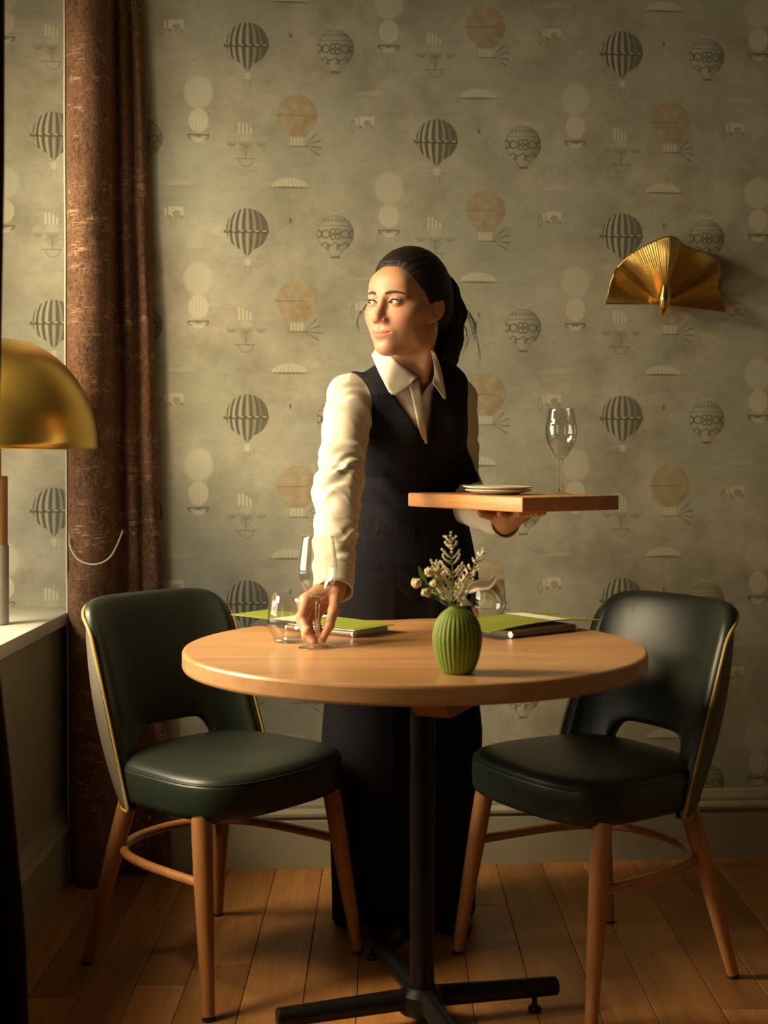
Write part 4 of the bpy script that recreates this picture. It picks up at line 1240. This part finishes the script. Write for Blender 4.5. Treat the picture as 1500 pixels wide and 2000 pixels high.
# colour zones of the face
ha, hb, hc = np.abs(HV[:, 0]), HV[:, 1], HV[:, 2]
mz = -0.0705 + 5.2 * ha * ha
lw_ = np.clip(1 - (ha / 0.0272) ** 2, 0, 1)
lipm = np.clip((np.minimum(mz + 0.0088 * lw_ ** 0.7 - 0.0014 * np.exp(-(ha / 0.0035) ** 2) - hc, hc - (mz - 0.0108 * lw_ ** 0.6)) / 0.0014) + 0.4, 0, 1) * (ha < 0.0272) * (hb > 0.055)
chk = 0.75 * np.exp(-(((ha - 0.040) / 0.022) ** 2 + ((hc + 0.032) / 0.020) ** 2)) * (hb > 0.02) + 0.55 * np.exp(-((ha / 0.012) ** 2 + ((hc + 0.038) / 0.012) ** 2)) * (hb > 0.07) + 0.5 * (ha > 0.066) * (hb < 0.02) * (hb > -0.04)
tone_h = np.stack([lipm * 1.0, np.clip(chk, 0, 0.8), np.zeros_like(chk)], 1)

# ---- torso as a stack of ellipses along a leaning axis
TYAW = math.radians(27)
RT = (math.cos(TYAW), math.sin(TYAW)); FT = (math.sin(TYAW), -math.cos(TYAW))
TZs = [0.74, 0.80, 0.88, 0.95, 1.02, 1.08, 1.15, 1.22, 1.275, 1.310, 1.335, 1.362, 1.40]
TCX = [0.046, 0.046, 0.046, 0.047, 0.053, 0.056, 0.060, 0.063, 0.066, 0.070, 0.074, 0.078, 0.080]
TCY = [3.20, 3.20, 3.20, 3.20, 3.19, 3.18, 3.155, 3.130, 3.110, 3.100, 3.095, 3.09, 3.085]
TA = [0.165, 0.168, 0.166, 0.150, 0.125, 0.118, 0.128, 0.140, 0.146, 0.128, 0.094, 0.060, 0.050]
TB = [0.115, 0.118, 0.118, 0.108, 0.094, 0.090, 0.098, 0.102, 0.094, 0.082, 0.070, 0.058, 0.050]
def torso(p):
    x, y, z = p
    zz_ = z.ravel() if z.ndim == 3 and z.shape[0] == z.shape[1] == 1 else None
    I = lambda T: np.interp(z, TZs, T).astype(f32)
    cx, cy, a, b = I(TCX), I(TCY), I(TA), I(TB)
    l = (x - cx) * RT[0] + (y - cy) * RT[1]
    w = (x - cx) * FT[0] + (y - cy) * FT[1]
    bust = 0.030 * np.exp(-((np.abs(l) - 0.058) / 0.048) ** 2 - ((z - 1.185) / 0.055) ** 2)
    bf = b + np.where(w > 0, bust, 0)
    d = (np.sqrt((l / a) ** 2 + (w / bf) ** 2) - 1) * np.minimum(a, b)
    return d * 0.85, l, w

SR, ERb, WR = (-0.0790, 3.040, 1.270), (-0.100, 2.885, 1.068), (-0.1065, 2.708, 0.866)      # her right arm
SL, EL, WL = (0.1740, 3.155, 1.268), (0.186, 3.215, 1.020), (0.2760, 2.995, 0.983)          # her left arm

# ---- hands
def knuckle(px, py, Y): return tuple(at(px, py, Y))
RH = {
 'index': ([(598, 1172, 2.650), (588, 1204, 2.612), (600, 1232, 2.592), (614, 1250, 2.590)], (0.0098, 0.0088, 0.0078, 0.0066)),
 'middle': ([(606, 1176, 2.672), (589, 1214, 2.640), (598, 1240, 2.622), (612, 1252, 2.612)], (0.0098, 0.0088, 0.0078, 0.0066)),
 'ring': ([(618, 1180, 2.690), (601, 1216, 2.668), (608, 1238, 2.648), (620, 1247, 2.636)], (0.0094, 0.0084, 0.0074, 0.0062)),
 'little': ([(632, 1184, 2.702), (618, 1210, 2.690), (622, 1229, 2.676), (631, 1238, 2.664)], (0.0084, 0.0074, 0.0066, 0.0056)),
 'thumb': ([(656, 1158, 2.680), (652, 1192, 2.640), (643, 1222, 2.612), (630, 1250, 2.602)], (0.0120, 0.0110, 0.0092, 0.0070))}
def hand(p, W, E, H, palm):
    d = cap(p, tuple(np.array(W) + (np.array(E) - np.array(W)) * 0.35), W, 0.030, 0.0245)
    pts = {k: [tuple(at(*q)) if len(q) == 3 and q[0] > 50 else q for q in v[0]] for k, v in H.items()}
    for k in ('index', 'middle', 'ring', 'little'):
        d = smin(d, cap(p, W, pts[k][0], 0.0185, 0.0125), 0.020)
    d = smin(d, cap(p, W, pts['thumb'][0], 0.0185, 0.0150), 0.016)
    d = smin(d, cap(p, pts['thumb'][0], pts['index'][0], 0.0105, 0.0095), 0.014)
    fing = None
    for k, v in H.items():
        c = chain(p, pts[k], v[1], 0.004)
        for q, r in zip(pts[k][1:-1], v[1][1:-1]): c = smin(c, np.sqrt(sum((p[i] - f32(q[i])) ** 2 for i in range(3))) - r * 1.06, 0.004)
        fing = c if fing is None else np.minimum(fing, c)
    return smin(d, fing, 0.007), pts
def region(pts, m): P = np.array(pts); return P.min(0) - m, P.max(0) + m
rp_ = [at(*q) for v in RH.values() for q in v[0]] + [Vector(WR)]
lo, hi = region([tuple(q) for q in rp_], 0.045)
hi[2] += 0.03; hi[1] += 0.03
RP = grid(lo, hi, 0.0016)
RF, rpts = hand(RP, WR, ERb, RH, 0)
RV, RQ = nets(RF, lo, 0.0016)
TB_ = TTOP - TT                                   # underside of the board
def lw3(x_, y_, z_): return (x_, y_, z_)
zf = TB_ - 0.0090
LHc = (0.288, 2.950)
LH = {
 'index': ([(0.272, 2.925, zf - 0.006), (0.262, 2.890, zf + 0.0), (0.257, 2.868, zf + 0.0005), (0.254, 2.850, zf + 0.001)], (0.0098, 0.0088, 0.0080, 0.0068)),
 'middle': ([(0.290, 2.922, zf - 0.006), (0.292, 2.882, zf + 0.0), (0.293, 2.856, zf + 0.0005), (0.294, 2.836, zf + 0.001)], (0.0098, 0.0088, 0.0080, 0.0068)),
 'ring': ([(0.307, 2.926, zf - 0.006), (0.320, 2.890, zf + 0.0), (0.328, 2.868, zf + 0.0005), (0.334, 2.850, zf + 0.001)], (0.0094, 0.0084, 0.0076, 0.0064)),
 'little': ([(0.319, 2.938, zf - 0.006), (0.337, 2.914, zf - 0.0005), (0.347, 2.899, zf), (0.354, 2.888, zf + 0.001)], (0.0084, 0.0076, 0.0068, 0.0058)),
 'thumb': ([(0.254, 2.968, zf - 0.010), (0.232, 2.945, zf - 0.004), (0.220, 2.918, zf - 0.001), (0.214, 2.896, zf)], (0.0125, 0.0110, 0.0094, 0.0072))}
lo2, hi2 = region([q for v in LH.values() for q in v[0]] + [WL], 0.045)
hi2[1] += 0.03
LP = grid(lo2, hi2, 0.0020)
LF, lpts = hand(LP, WL, EL, LH, 0)
LF = smax(LF, LP[2] - f32(TB_ - 0.0003) + 0 * LF, 0.004)          # palm flattens against the board
LV, LQ = nets(LF, lo2, 0.0020)

# ---- body under the clothes (coarse), joined with head and hands in one mesh
lo3, hi3, h3 = (-0.20, 2.66, 0.03), (0.34, 3.36, 1.36), 0.009
BPt = grid(lo3, hi3, h3)
bd_, _, _ = torso(BPt)
bd_ = smax(bd_ + 0.006, BPt[2] - f32(1.335), 0.02)
for a_, e_, w_ in ((SR, ERb, WR), (SL, EL, WL)):
    bd_ = smin(bd_, chain(BPt, [a_, e_, w_], [0.043, 0.034, 0.024], 0.02), 0.03)
for hx, hy, kx, ky, fx_, fy_ in ((-0.025, 3.17, -0.02, 3.14, -0.005, 3.16), (0.120, 3.22, 0.125, 3.20, 0.130, 3.22)):
    bd_ = smin(bd_, chain(BPt, [(hx, hy, 0.86), (kx, ky, 0.47), (fx_, fy_, 0.08)], [0.078, 0.050, 0.034], 0.03), 0.04)
BV, BQ = nets(bd_, lo3, h3)
def rtone(V, pts):
    t = np.zeros((len(V), 3))
    for k, P in pts.items():
        for j, q in enumerate(P[:3]):
            t[:, 1] += 0.5 * np.exp(-np.sum((V - np.array(q)) ** 2, 1) / 0.010 ** 2)
        tip, prv = np.array(P[3]), np.array(P[2])
        t[:, 1] += 0.4 * np.exp(-np.sum((V - tip) ** 2, 1) / 0.008 ** 2)
    t[:, 1] = np.clip(t[:, 1], 0, 0.6)
    return t
Vs = [h2w(HV), RV, LV, BV]; Qs = [HQ, RQ, LQ, BQ]
off = np.cumsum([0] + [len(v) for v in Vs[:-1]])
body = npmesh('body', np.vstack(Vs), np.vstack([q + o for q, o in zip(Qs, off)]), MAT['skin'], person, OR)
tone = np.vstack([tone_h, rtone(RV, rpts), rtone(LV, lpts), np.zeros((len(BV), 3))])
ca = body.data.color_attributes.new('tone', 'FLOAT_COLOR', 'POINT')
ca.data.foreach_set('color', np.hstack([tone, np.ones((len(tone), 1))]).astype(f32).ravel())
tag(body, 'lit tan skin of face, neck and hands')

def hchild(name, v, f, mat, parent=None, smooth=True):
    """verts given in head axes"""
    W = h2w(np.array([list(q) for q in v])) - np.array(OR)
    return mesh(name, W, f, mat, parent or person, smooth)
# eyes
GZ = math.radians(29)
for sx in (-1, 1):
    g = Vector((-math.sin(GZ), math.cos(GZ), 0.03)).normalized()
    rot = Vector((0, 0, 1)).rotation_difference(g).to_matrix()
    v, f = lathe([(ERAD * math.sin(t) if 0 < t < PI else 0, -ERAD * math.cos(t)) for t in np.linspace(0, PI, 20)], 28)
    c0 = Vector((sx * EX, EB, EC))
    eye = hchild('eye', [rot @ Vector(q) + c0 for q in v], f, MAT['eye_white'])
    v, f = lathe([(0.0063, ERAD - 0.0017), (0.0057, ERAD - 0.0005), (0.0036, ERAD + 0.0003), (0, ERAD + 0.0005)], 24)
    hchild('iris', [rot @ Vector(q) + c0 for q in v], f, MAT['iris'], person)
    # upper lashes and brow
    L = []
    for u in np.linspace(-1.02, 1.0, 22):
        a = sx * (EX + 0.0148 * u); c = EC + 0.0012 * u + 0.0050 * max(0, 1 - u * u) ** 0.75 + 0.0003
        rr = ERAD + 0.0022
        b2 = EB + math.sqrt(max(1e-6, rr ** 2 - (a - sx * EX) ** 2 - (c - EC) ** 2)) if abs(u) < 0.82 else surf_b(a, c + 0.001)
        L.append((a, b2 + 0.0002, c))
    v, f = tube(L, [0.0003 + 0.0009 * math.sin(PI * min(1, max(0, (i + 1) / 23))) for i in range(22)], 6)
    hchild('eyelashes', v, f, MAT['hair'])
    B = []
    for t in np.linspace(0, 1, 20):
        a = sx * (0.0125 + 0.040 * t); c = 0.0180 + 0.0050 * math.sin(PI * min(1, t * 0.80)) - 0.0035 * t * t
        B.append((a, surf_b(a, c) - 0.0006, c))
    rows = []
    for i, q in enumerate(B):
        t = i / 19
        hw = 0.0043 * (1 - t) ** 0.45 * min(1, 0.6 + t * 2) + 0.0004
        rows.append([(q[0], surf_b(q[0], q[2] + k * hw) + 0.0007 * (1 - k * k) + 0.0001, q[2] + k * hw) for k in (-1, -0.5, 0, 0.5, 1)])
    v, f = sheet(rows)
    hchild('eyebrow', v, f, MAT['brow'])
# nose stud and earring
sb = surf_b(0.0165, -0.0405)
v, f = blob((0.0168, sb + 0.0006, -0.0400), 0.0011, 10, 8)
hchild('nose_ring', v, f, MAT['silver'])
ring = [(0.0755 + 0.001 * math.sin(t), -0.0135 + 0.0058 * math.sin(t), -0.0465 + 0.0085 * math.cos(t)) for t in np.linspace(0, 2 * PI, 25)]
v, f = tube(ring, 0.0009, 8, False)
hchild('earring', v, f, MAT['silver'])
v, f = blob((0.0765, -0.0135, -0.0590), 0.0019, 10, 8)
hchild('earring', v, f, MAT['silver'])

# ---- hair: swept back cap and ponytail
lo4, hi4, h4 = (-0.115, -0.215, -0.185), (0.115, 0.115, 0.150), 0.0022
P4 = grid(lo4, hi4, h4)
x, y, z = P4
cp = ell(P4, (0, -0.018, 0.034), (0.0800, 0.104, 0.1020))
cp = smin(cp, ell(P4, (0, -0.060, -0.005), (0.066, 0.060, 0.062)), 0.03)
Hc = np.interp(z, [-0.20, -0.075, -0.055, -0.035, -0.012, 0.02, 0.045, 0.065, 0.078, 0.088, 0.094, 0.13], [-0.09, -0.075, -0.040, 0.000, 0.025, 0.041, 0.052, 0.062, 0.070, 0.080, 0.11, 0.2]).astype(f32)
Hc = Hc + 0.0015 * np.sin(x * 190 + z * 90) + 0.30 * np.clip(np.abs(x) - 0.022, 0, 0.03) * np.clip((z - 0.03) / 0.03, 0, 1)
cp = smax(cp, ((y - Hc) + 1.3 * np.clip(cp + 0.011, -0.004, 0.02)) * 0.55, 0.022) - 0.0012
cp = smax(cp, -(z + 0.068 + (y + 0.05) * 0.4) * 0.9, 0.012)
ear = ell((np.abs(x), y, z), (0.082, -0.012, -0.018), (0.020, 0.020, 0.030))
cp = smax(cp, -ear, 0.006)
phi = np.arctan2(x, z - 0.02)
cp = cp - 0.0004 * np.sin(phi * 46 + y * 30 + 3 * np.sin(phi * 5)) - 0.0003 * np.sin(phi * 83 - y * 55 + 1.0)
tie = (0.004, -0.108, 0.056)
pony = chain(P4, [(0.002, -0.078, 0.062), tie, (0.006, -0.130, 0.036), (0.012, -0.142, -0.008), (0.014, -0.138, -0.065), (0.014, -0.122, -0.115), (0.012, -0.116, -0.148), (0.010, -0.114, -0.172)],
             [0.036, 0.034, 0.036, 0.038, 0.037, 0.032, 0.020, 0.004], 0.02)
pony = pony - 0.0016 * np.sin(np.arctan2(x, y + 0.15) * 17 + z * 30) - 0.0010 * np.sin(np.arctan2(x, y + 0.15) * 37 - z * 40) - 0.002 * np.sin(z * 60 + x * 40)
hr = smin(cp, pony, 0.012)
V4, Q4 = nets(hr, lo4, h4)
hair = npmesh('hair', h2w(V4), Q4, MAT['hair'], person, OR)
tag(hair, 'dark brown hair pulled into a ponytail')
v, f = tube([(0.004 + 0.0335 * math.cos(t), -0.112 + 0.010 * math.sin(t), 0.052 + 0.0335 * math.sin(t)) for t in np.linspace(0, 2 * PI, 30)], 0.003, 8, False)
hchild('hair_tie', v, f, MAT['glide'])
rs = random.Random(11)
S = []
def strand(pts, Y, r=0.00045):
    Q = [at(px, py, Y) - OR for px, py in pts]
    S.append(tube(spline([tuple(q) for q in Q], 16), [r] * 12 + [r * 0.8, r * 0.6, r * 0.45, r * 0.3], 5))
for i in range(9):
    j = lambda s_: rs.uniform(-s_, s_)
    strand([(897 + j(3), 592 + j(12)), (914 + j(5), 612 + j(6)), (926 + j(6), 636 + j(8)), (930 + j(8), 660 + j(12))], 3.09 + j(0.01), 0.0005)
for i in range(4):
    j = lambda s_: rs.uniform(-s_, s_)
    strand([(892 + j(4), 585 + j(10)), (922 + j(5), 640 + j(8)), (936 + j(4), 680 + j(6)), (936 + j(6), 716 + j(6))], 3.09 + j(0.01), 0.00035)
for i in range(5):
    j = lambda s_: rs.uniform(-s_, s_)
    strand([(900 + j(3), 630 + j(10)), (915 + j(5), 650 + j(6)), (908 + j(5), 672 + j(6)), (902 + j(4), 690 + j(8))], 3.09 + j(0.01), 0.0004)
for i in range(4):
    j = lambda s_: rs.uniform(-s_, s_)
    strand([(714 + j(2), 596 + j(6)), (702 + j(3), 615 + j(5)), (697 + j(2), 632 + j(4)), (701 + j(4), 648 + j(6))], 2.96 + j(0.006), 0.00035)
tag(mesh('loose_hair', *merge(*S), MAT['hair'], person), kind='stuff')

# ---- shirt
def wr(p, axis_t, ang, amp):
    return amp * (np.sin(axis_t * 46 + ang * 2.0 + np.sin(ang * 1.0 + axis_t * 9) * 1.8) * 0.6 + np.sin(axis_t * 83 - ang * 1.0 + 1.3) * 0.35)
def arm(p, S_, E_, W_, r):
    """sleeve with folds gathering at the elbow and above the cuff"""
    d1, t1 = capt(p, S_, E_); d2, t2 = capt(p, E_, W_)
    a1 = d1 - (r[0] + (r[1] - r[0]) * t1)
    a2 = d2 - (r[1] + (r[2] - r[1]) * t2)
    d = smin(a1, a2, 0.03)
    s_ = np.where(a1 < a2, t1 * 0.5, 0.5 + t2 * 0.5)
    mid = [S_[i] + (W_[i] - S_[i]) * s_ for i in range(3)]
    ang = np.arctan2(p[0] - mid[0], -(p[1] - mid[1]) + (p[2] - mid[2]) * 0.3)
    fold = np.exp(-((s_ - 0.52) / 0.17) ** 2) * 1.0 + 0.55 * np.exp(-((s_ - 0.86) / 0.10) ** 2) + 0.45 * np.exp(-((s_ - 0.12) / 0.14) ** 2) + 0.12
    q = s_ * 38 + ang * 1.25 + 1.5 * np.sin(ang * 1.7 + s_ * 13) + 0.9 * np.sin(s_ * 21 - ang * 2.1)
    ridge = 1 - np.abs(np.sin(q * 0.5)) ** 0.75 * 2
    w = ridge * 0.0036 + np.sin(q * 1.7 + ang * 2.3 + 2 * np.sin(s_ * 17)) * 0.0018
    q2 = s_ * 71 - ang * 1.9 + 2.2 * np.sin(ang * 1.1 - s_ * 19) + 1.3 * np.sin(s_ * 33 + ang * 3.0)
    w = w + (1 - np.abs(np.sin(q2 * 0.5)) ** 0.6 * 2) * 0.0016
    w2 = np.sin(p[0] * 70 + p[1] * 45 + p[2] * 38 + 1.2 * np.sin(p[2] * 55)) * 0.0014
    return d - fold * w - w2
def lerp3(a, b, t): return tuple(a[i] + (b[i] - a[i]) * t for i in range(3))
CR = lerp3(WR, ERb, 0.05); CL = lerp3(WL, EL, 0.10)
lo5, hi5, h5 = (-0.21, 2.66, 0.83), (0.30, 3.31, 1.37), 0.0032
P5 = grid(lo5, hi5, h5)
td, l_, w_ = torso(P5)
sh = smax(td - 0.007, np.maximum(P5[2] - f32(1.348), f32(0.90) - P5[2]) + 0 * td, 0.01)
nb_ = cap(P5, (0.080, 3.085, 1.30), tuple(HC + AF * -0.02 + AU * -0.06), 0.058, 0.060)
ar = arm(P5, SR, ERb, CR, (0.0565, 0.0515, 0.0425))
dcf, tcf = capt(P5, ERb, WR)
al = arm(P5, SL, EL, CL, (0.0540, 0.0500, 0.0400))
sl = np.minimum(ar, al)
sh = smin(sh, sl, 0.012)
# open neck: small v at the throat and room for the neck
sh = smax(sh, -(nb_ - 0.002), 0.004)
kx = FPX / 3.03
def Xp(px): return (px - 750) / kx
def Zp(py): return CAMH - (py - HOR) / kx
tl = np.interp(P5[2], [Zp(772), Zp(740), Zp(700)], [Xp(822), Xp(817), Xp(806)]).astype(f32)
tr2 = np.interp(P5[2], [Zp(772), Zp(740), Zp(700)], [Xp(824), Xp(846), Xp(862)]).astype(f32)
thr = np.maximum(np.maximum(tl - P5[0], P5[0] - tr2) * 0.9, np.maximum(Zp(772) - P5[2], -w_))
sh = smax(sh, -thr, 0.003)
# cut sleeves at the wrist
for E_, W_, t0 in ((ERb, WR, 0.93), (EL, WL, 0.95)):
    dv = np.array(W_) - np.array(E_); Ln = np.linalg.norm(dv); dv /= Ln
    pl = (P5[0] - W_[0]) * dv[0] + (P5[1] - W_[1]) * dv[1] + (P5[2] - W_[2]) * dv[2]
    near = capt(P5, E_, W_)[0] < 0.10
    sh = np.where(near & (pl > -0.10), np.maximum(sh, pl + Ln * (1 - t0)), sh)
V5, Q5 = nets(sh, lo5, h5)
shirt = npmesh('shirt', V5, Q5, MAT['shirt'], person, OR)
tag(shirt, 'white cotton shirt with creased sleeves')
def shirt_cuff(E_, W_, r0, r1, back, fwd, gap):
    dv = (Vector(W_) - Vector(E_)).normalized()
    u = dv.cross(Vector((0, 1, 0.2))).normalized(); v_ = dv.cross(u)
    rows = []
    for i in range(49):
        a = 2 * PI * i / 48
        row = []
        for t in np.linspace(0, 1, 9):
            p_ = Vector(W_) + dv * (-back + (back + fwd) * t)
            r_ = r0 + (r1 - r0) * t + 0.0012 * math.sin(3 * a + t * 4) + gap * t * max(0, math.cos(a - 0.8))
            row.append(p_ + (u * math.cos(a) + v_ * math.sin(a)) * r_ - OR)
        rows.append(row)
    return sheet(rows, -0.0022)
mesh('cuff', *shirt_cuff(ERb, WR, 0.0410, 0.0375, 0.050, 0.020, 0.006), MAT['shirt'], shirt)
mesh('cuff', *shirt_cuff(EL, WL, 0.0375, 0.0345, 0.050, 0.012, 0.002), MAT['shirt'], shirt)

def strap_arm(p): return np.minimum(cap(p, SR, ERb, 0.0565, 0.0530), cap(p, SL, EL, 0.0540, 0.0500))
# ---- waistcoat
lo6, hi6, h6 = (-0.17, 2.96, 0.77), (0.27, 3.36, 1.37), 0.0032
P6 = grid(lo6, hi6, h6)
td, l_, w_ = torso(P6)
x, y, z = P6
crease = 0.0018 * np.exp(-((z - 1.05) / 0.07) ** 2) * np.sin(z * 95 + x * 40 + 1.5 * np.sin(x * 30))
vs_ = smin(td - 0.0155, strap_arm(P6) - 0.0055, 0.012) - crease
xl = np.interp(z, [Zp(868), Zp(833), Zp(770), Zp(691)], [Xp(832), Xp(811), Xp(767), Xp(728)]).astype(f32)
xr = np.interp(z, [Zp(872), Zp(833), Zp(770), Zp(745), Zp(690)], [Xp(834), Xp(837), Xp(842), Xp(850), Xp(862)]).astype(f32)
vee = np.maximum(np.maximum(xl - x, x - xr) * 0.8, np.maximum(Zp(870) - z, -w_ - 0.0))
vs_ = smax(vs_, -vee, 0.003)
vs_ = smax(vs_, -(cap(P6, (0.080, 3.085, 1.30), tuple(HC + AF * -0.02 + AU * -0.06), 0.064, 0.066)), 0.004)
vs_ = smax(vs_, (-l_ - np.interp(z, [1.08, 1.157, 1.20, 1.25, 1.29, 1.34, 1.37], [0.20, 0.156, 0.139, 0.132, 0.140, 0.160, 0.16]).astype(f32)), 0.008)
vs_ = smax(vs_, (l_ - np.interp(z, [1.04, 1.10, 1.157, 1.22, 1.27, 1.31, 1.37], [0.19, 0.140, 0.112, 0.102, 0.104, 0.112, 0.12]).astype(f32)), 0.008)
vs_ = smax(vs_, (z - f32(1.352)) + 0 * td, 0.006)
hem = np.where(w_ > 0, 0.838 - 0.045 * np.exp(-((np.abs(l_) - 0.035) / 0.04) ** 2), 0.85)
vs_ = smax(vs_, hem - z, 0.004)
# front opening seam and pocket welts
vs_ = vs_ + 0.0016 * np.exp(-((l_ - 0.012) / 0.0022) ** 2) * (w_ > 0) * (z < Zp(868))
pz = 0.955 + 0.25 * (np.abs(l_) - 0.075)
vs_ = vs_ - 0.0016 * ((np.abs(z - pz) < 0.011) & (np.abs(np.abs(l_) - 0.075) < 0.045) & (w_ > 0))
V6, Q6 = nets(vs_, lo6, h6)
vest = npmesh('waistcoat', V6, Q6, MAT['vest'], person, OR)
tag(vest, 'dark navy waistcoat with faint windowpane check')

# ---- collar and placket, laid on the torso where the camera ray meets it
def hit(px, py, off):
    d = Vector(((px - 750) / FPX, 1, -(py - HOR) / FPX))
    Ys = np.arange(2.85, 3.25, 0.001)
    t, _, _ = torso((((px - 750) / FPX * Ys).astype(f32), Ys.astype(f32), (CAMH - (py - HOR) / FPX * Ys).astype(f32)))
    nk = cap((((px - 750) / FPX * Ys), Ys, (CAMH - (py - HOR) / FPX * Ys)), (0.080, 3.085, 1.30), tuple(HC + AF * -0.02 + AU * -0.06), 0.052, 0.052)
    k = np.where(np.minimum(t, nk) < off)[0]
    Yh = Ys[k[0]] if len(k) else 3.06
    return np.array(at(px, py, float(Yh)))
def flap(fold, edge, n=14, m=9, o1=0.012, o2=0.0185, puff=0.0025):
    A, B = spline([hit(a, b, o1) for a, b in fold], n), spline([hit(a, b, o2) for a, b in edge], n)
    rows = []
    for a, b in zip(A, B):
        rows.append([tuple(a + (b - a) * t + np.array((0, -1, 0.3)) * puff * math.sin(PI * t) - np.array(OR)) for t in np.linspace(0, 1, m)])
    return sheet(rows, 0.0022)
mesh('collar', *flap([(735, 682), (764, 696), (791, 718), (815, 738)], [(727, 694), (746, 738), (769, 772), (812, 741)]), MAT['shirt'], shirt)
mesh('collar', *flap([(841, 684), (846, 704), (848, 726), (845, 743)], [(850, 690), (862, 722), (871, 780), (847, 748)], puff=0.002), MAT['shirt'], shirt)
pl_rows = []
for py in np.linspace(742, 866, 24):
    x0 = np.interp(py, [742, 866], [797, 824]); x1 = np.interp(py, [742, 767, 833, 866], [817, 822, 830, 834])
    pl_rows.append([tuple(hit(q, py, 0.0125) - np.array(OR)) for q in np.linspace(x0, x1, 6)])
mesh('placket', *sheet(pl_rows, -0.002), MAT['shirt'], shirt)
bt = hit(807, 746, 0.020)
mesh('button', *blob(bt - np.array(OR), 0.0035, 12, 8, (1, 0.5, 1)), MAT['glide'], shirt)
# bracelet on her left wrist
bw = Vector(lerp3(WL, (LHc[0], LHc[1], zf), 0.42)); dv = (Vector((LHc[0], LHc[1], zf)) - Vector(WL)).normalized()
u = dv.cross(Vector((0, 0, 1))).normalized(); v_ = dv.cross(u)
parts = []
for i in range(40):
    a = 2 * PI * i / 40
    parts.append(blob(bw + (u * math.cos(a) * 1.06 + v_ * math.sin(a) * 1.0) * 0.0255 + v_ * 0.003 - OR, 0.0021, 6, 5))
mesh('bracelet', *merge(*parts), MAT['silver'], person)

# ---- trousers and shoes
lo7, hi7, h7 = (-0.22, 2.96, -0.005), (0.30, 3.42, 0.98), 0.006
P7 = grid(lo7, hi7, h7)
td, l_, w_ = torso(P7)
x, y, z = P7
tr_ = smax(td - 0.010, z - f32(0.955) + 0 * td, 0.01)
lg = None
for hx, hy, kx_, ky_, fx_, fy_, r in ((-0.030, 3.17, -0.026, 3.135, 0.024, 3.145, (0.102, 0.102, 0.084)), (0.115, 3.205, 0.122, 3.185, 0.120, 3.195, (0.104, 0.100, 0.078))):
    c = chain(P7, [(hx, hy, 0.82), (kx_, ky_, 0.45), (fx_, fy_, -0.08)], list(r), 0.04)
    ang = np.arctan2(x - fx_, -(y - fy_))
    c = c - 0.004 * np.sin(ang * 4 + z * 6 + 1.2 * np.sin(z * 9)) * np.clip((0.8 - z) / 0.5, 0, 1) - 0.004 * np.exp(-(ang / 0.09) ** 2)
    lg = c if lg is None else smin(lg, c, 0.02)
tr_ = smin(tr_, lg, 0.05)
tr_ = smax(tr_, f32(0.012) - z + 0 * tr_, 0.004)
V7, Q7 = nets(tr_, lo7, h7)
tro = npmesh('trousers', V7, Q7, MAT['trousers'], person, OR)
tag(tro, 'wide dark navy trousers reaching the floor')
def shoe(cx, cy, yaw):
    lo_, hi_, h_ = (-0.06, -0.18, 0.0), (0.06, 0.12, 0.10), 0.004
    Pq = grid((lo_[0], lo_[1], -0.008), hi_, h_)
    d = ell(Pq, (0, -0.075, 0.018), (0.042, 0.085, 0.036))
    d = smin(d, ell(Pq, (0, 0.04, 0.03), (0.034, 0.06, 0.05)), 0.03)
    d = smax(d, -Pq[2] + f32(0.001) + 0 * d, 0.004)
    V, Q = nets(d, (lo_[0], lo_[1], -0.008), h_)
    R = Matrix.Rotation(yaw, 3, 'Z')
    V = V @ np.array(R).T + np.array((cx, cy, 0.0))
    npmesh('shoe', V, Q, MAT['shoe'], person, OR)
shoe(0.022, 3.145, -0.1); shoe(0.135, 3.205, 0.35)
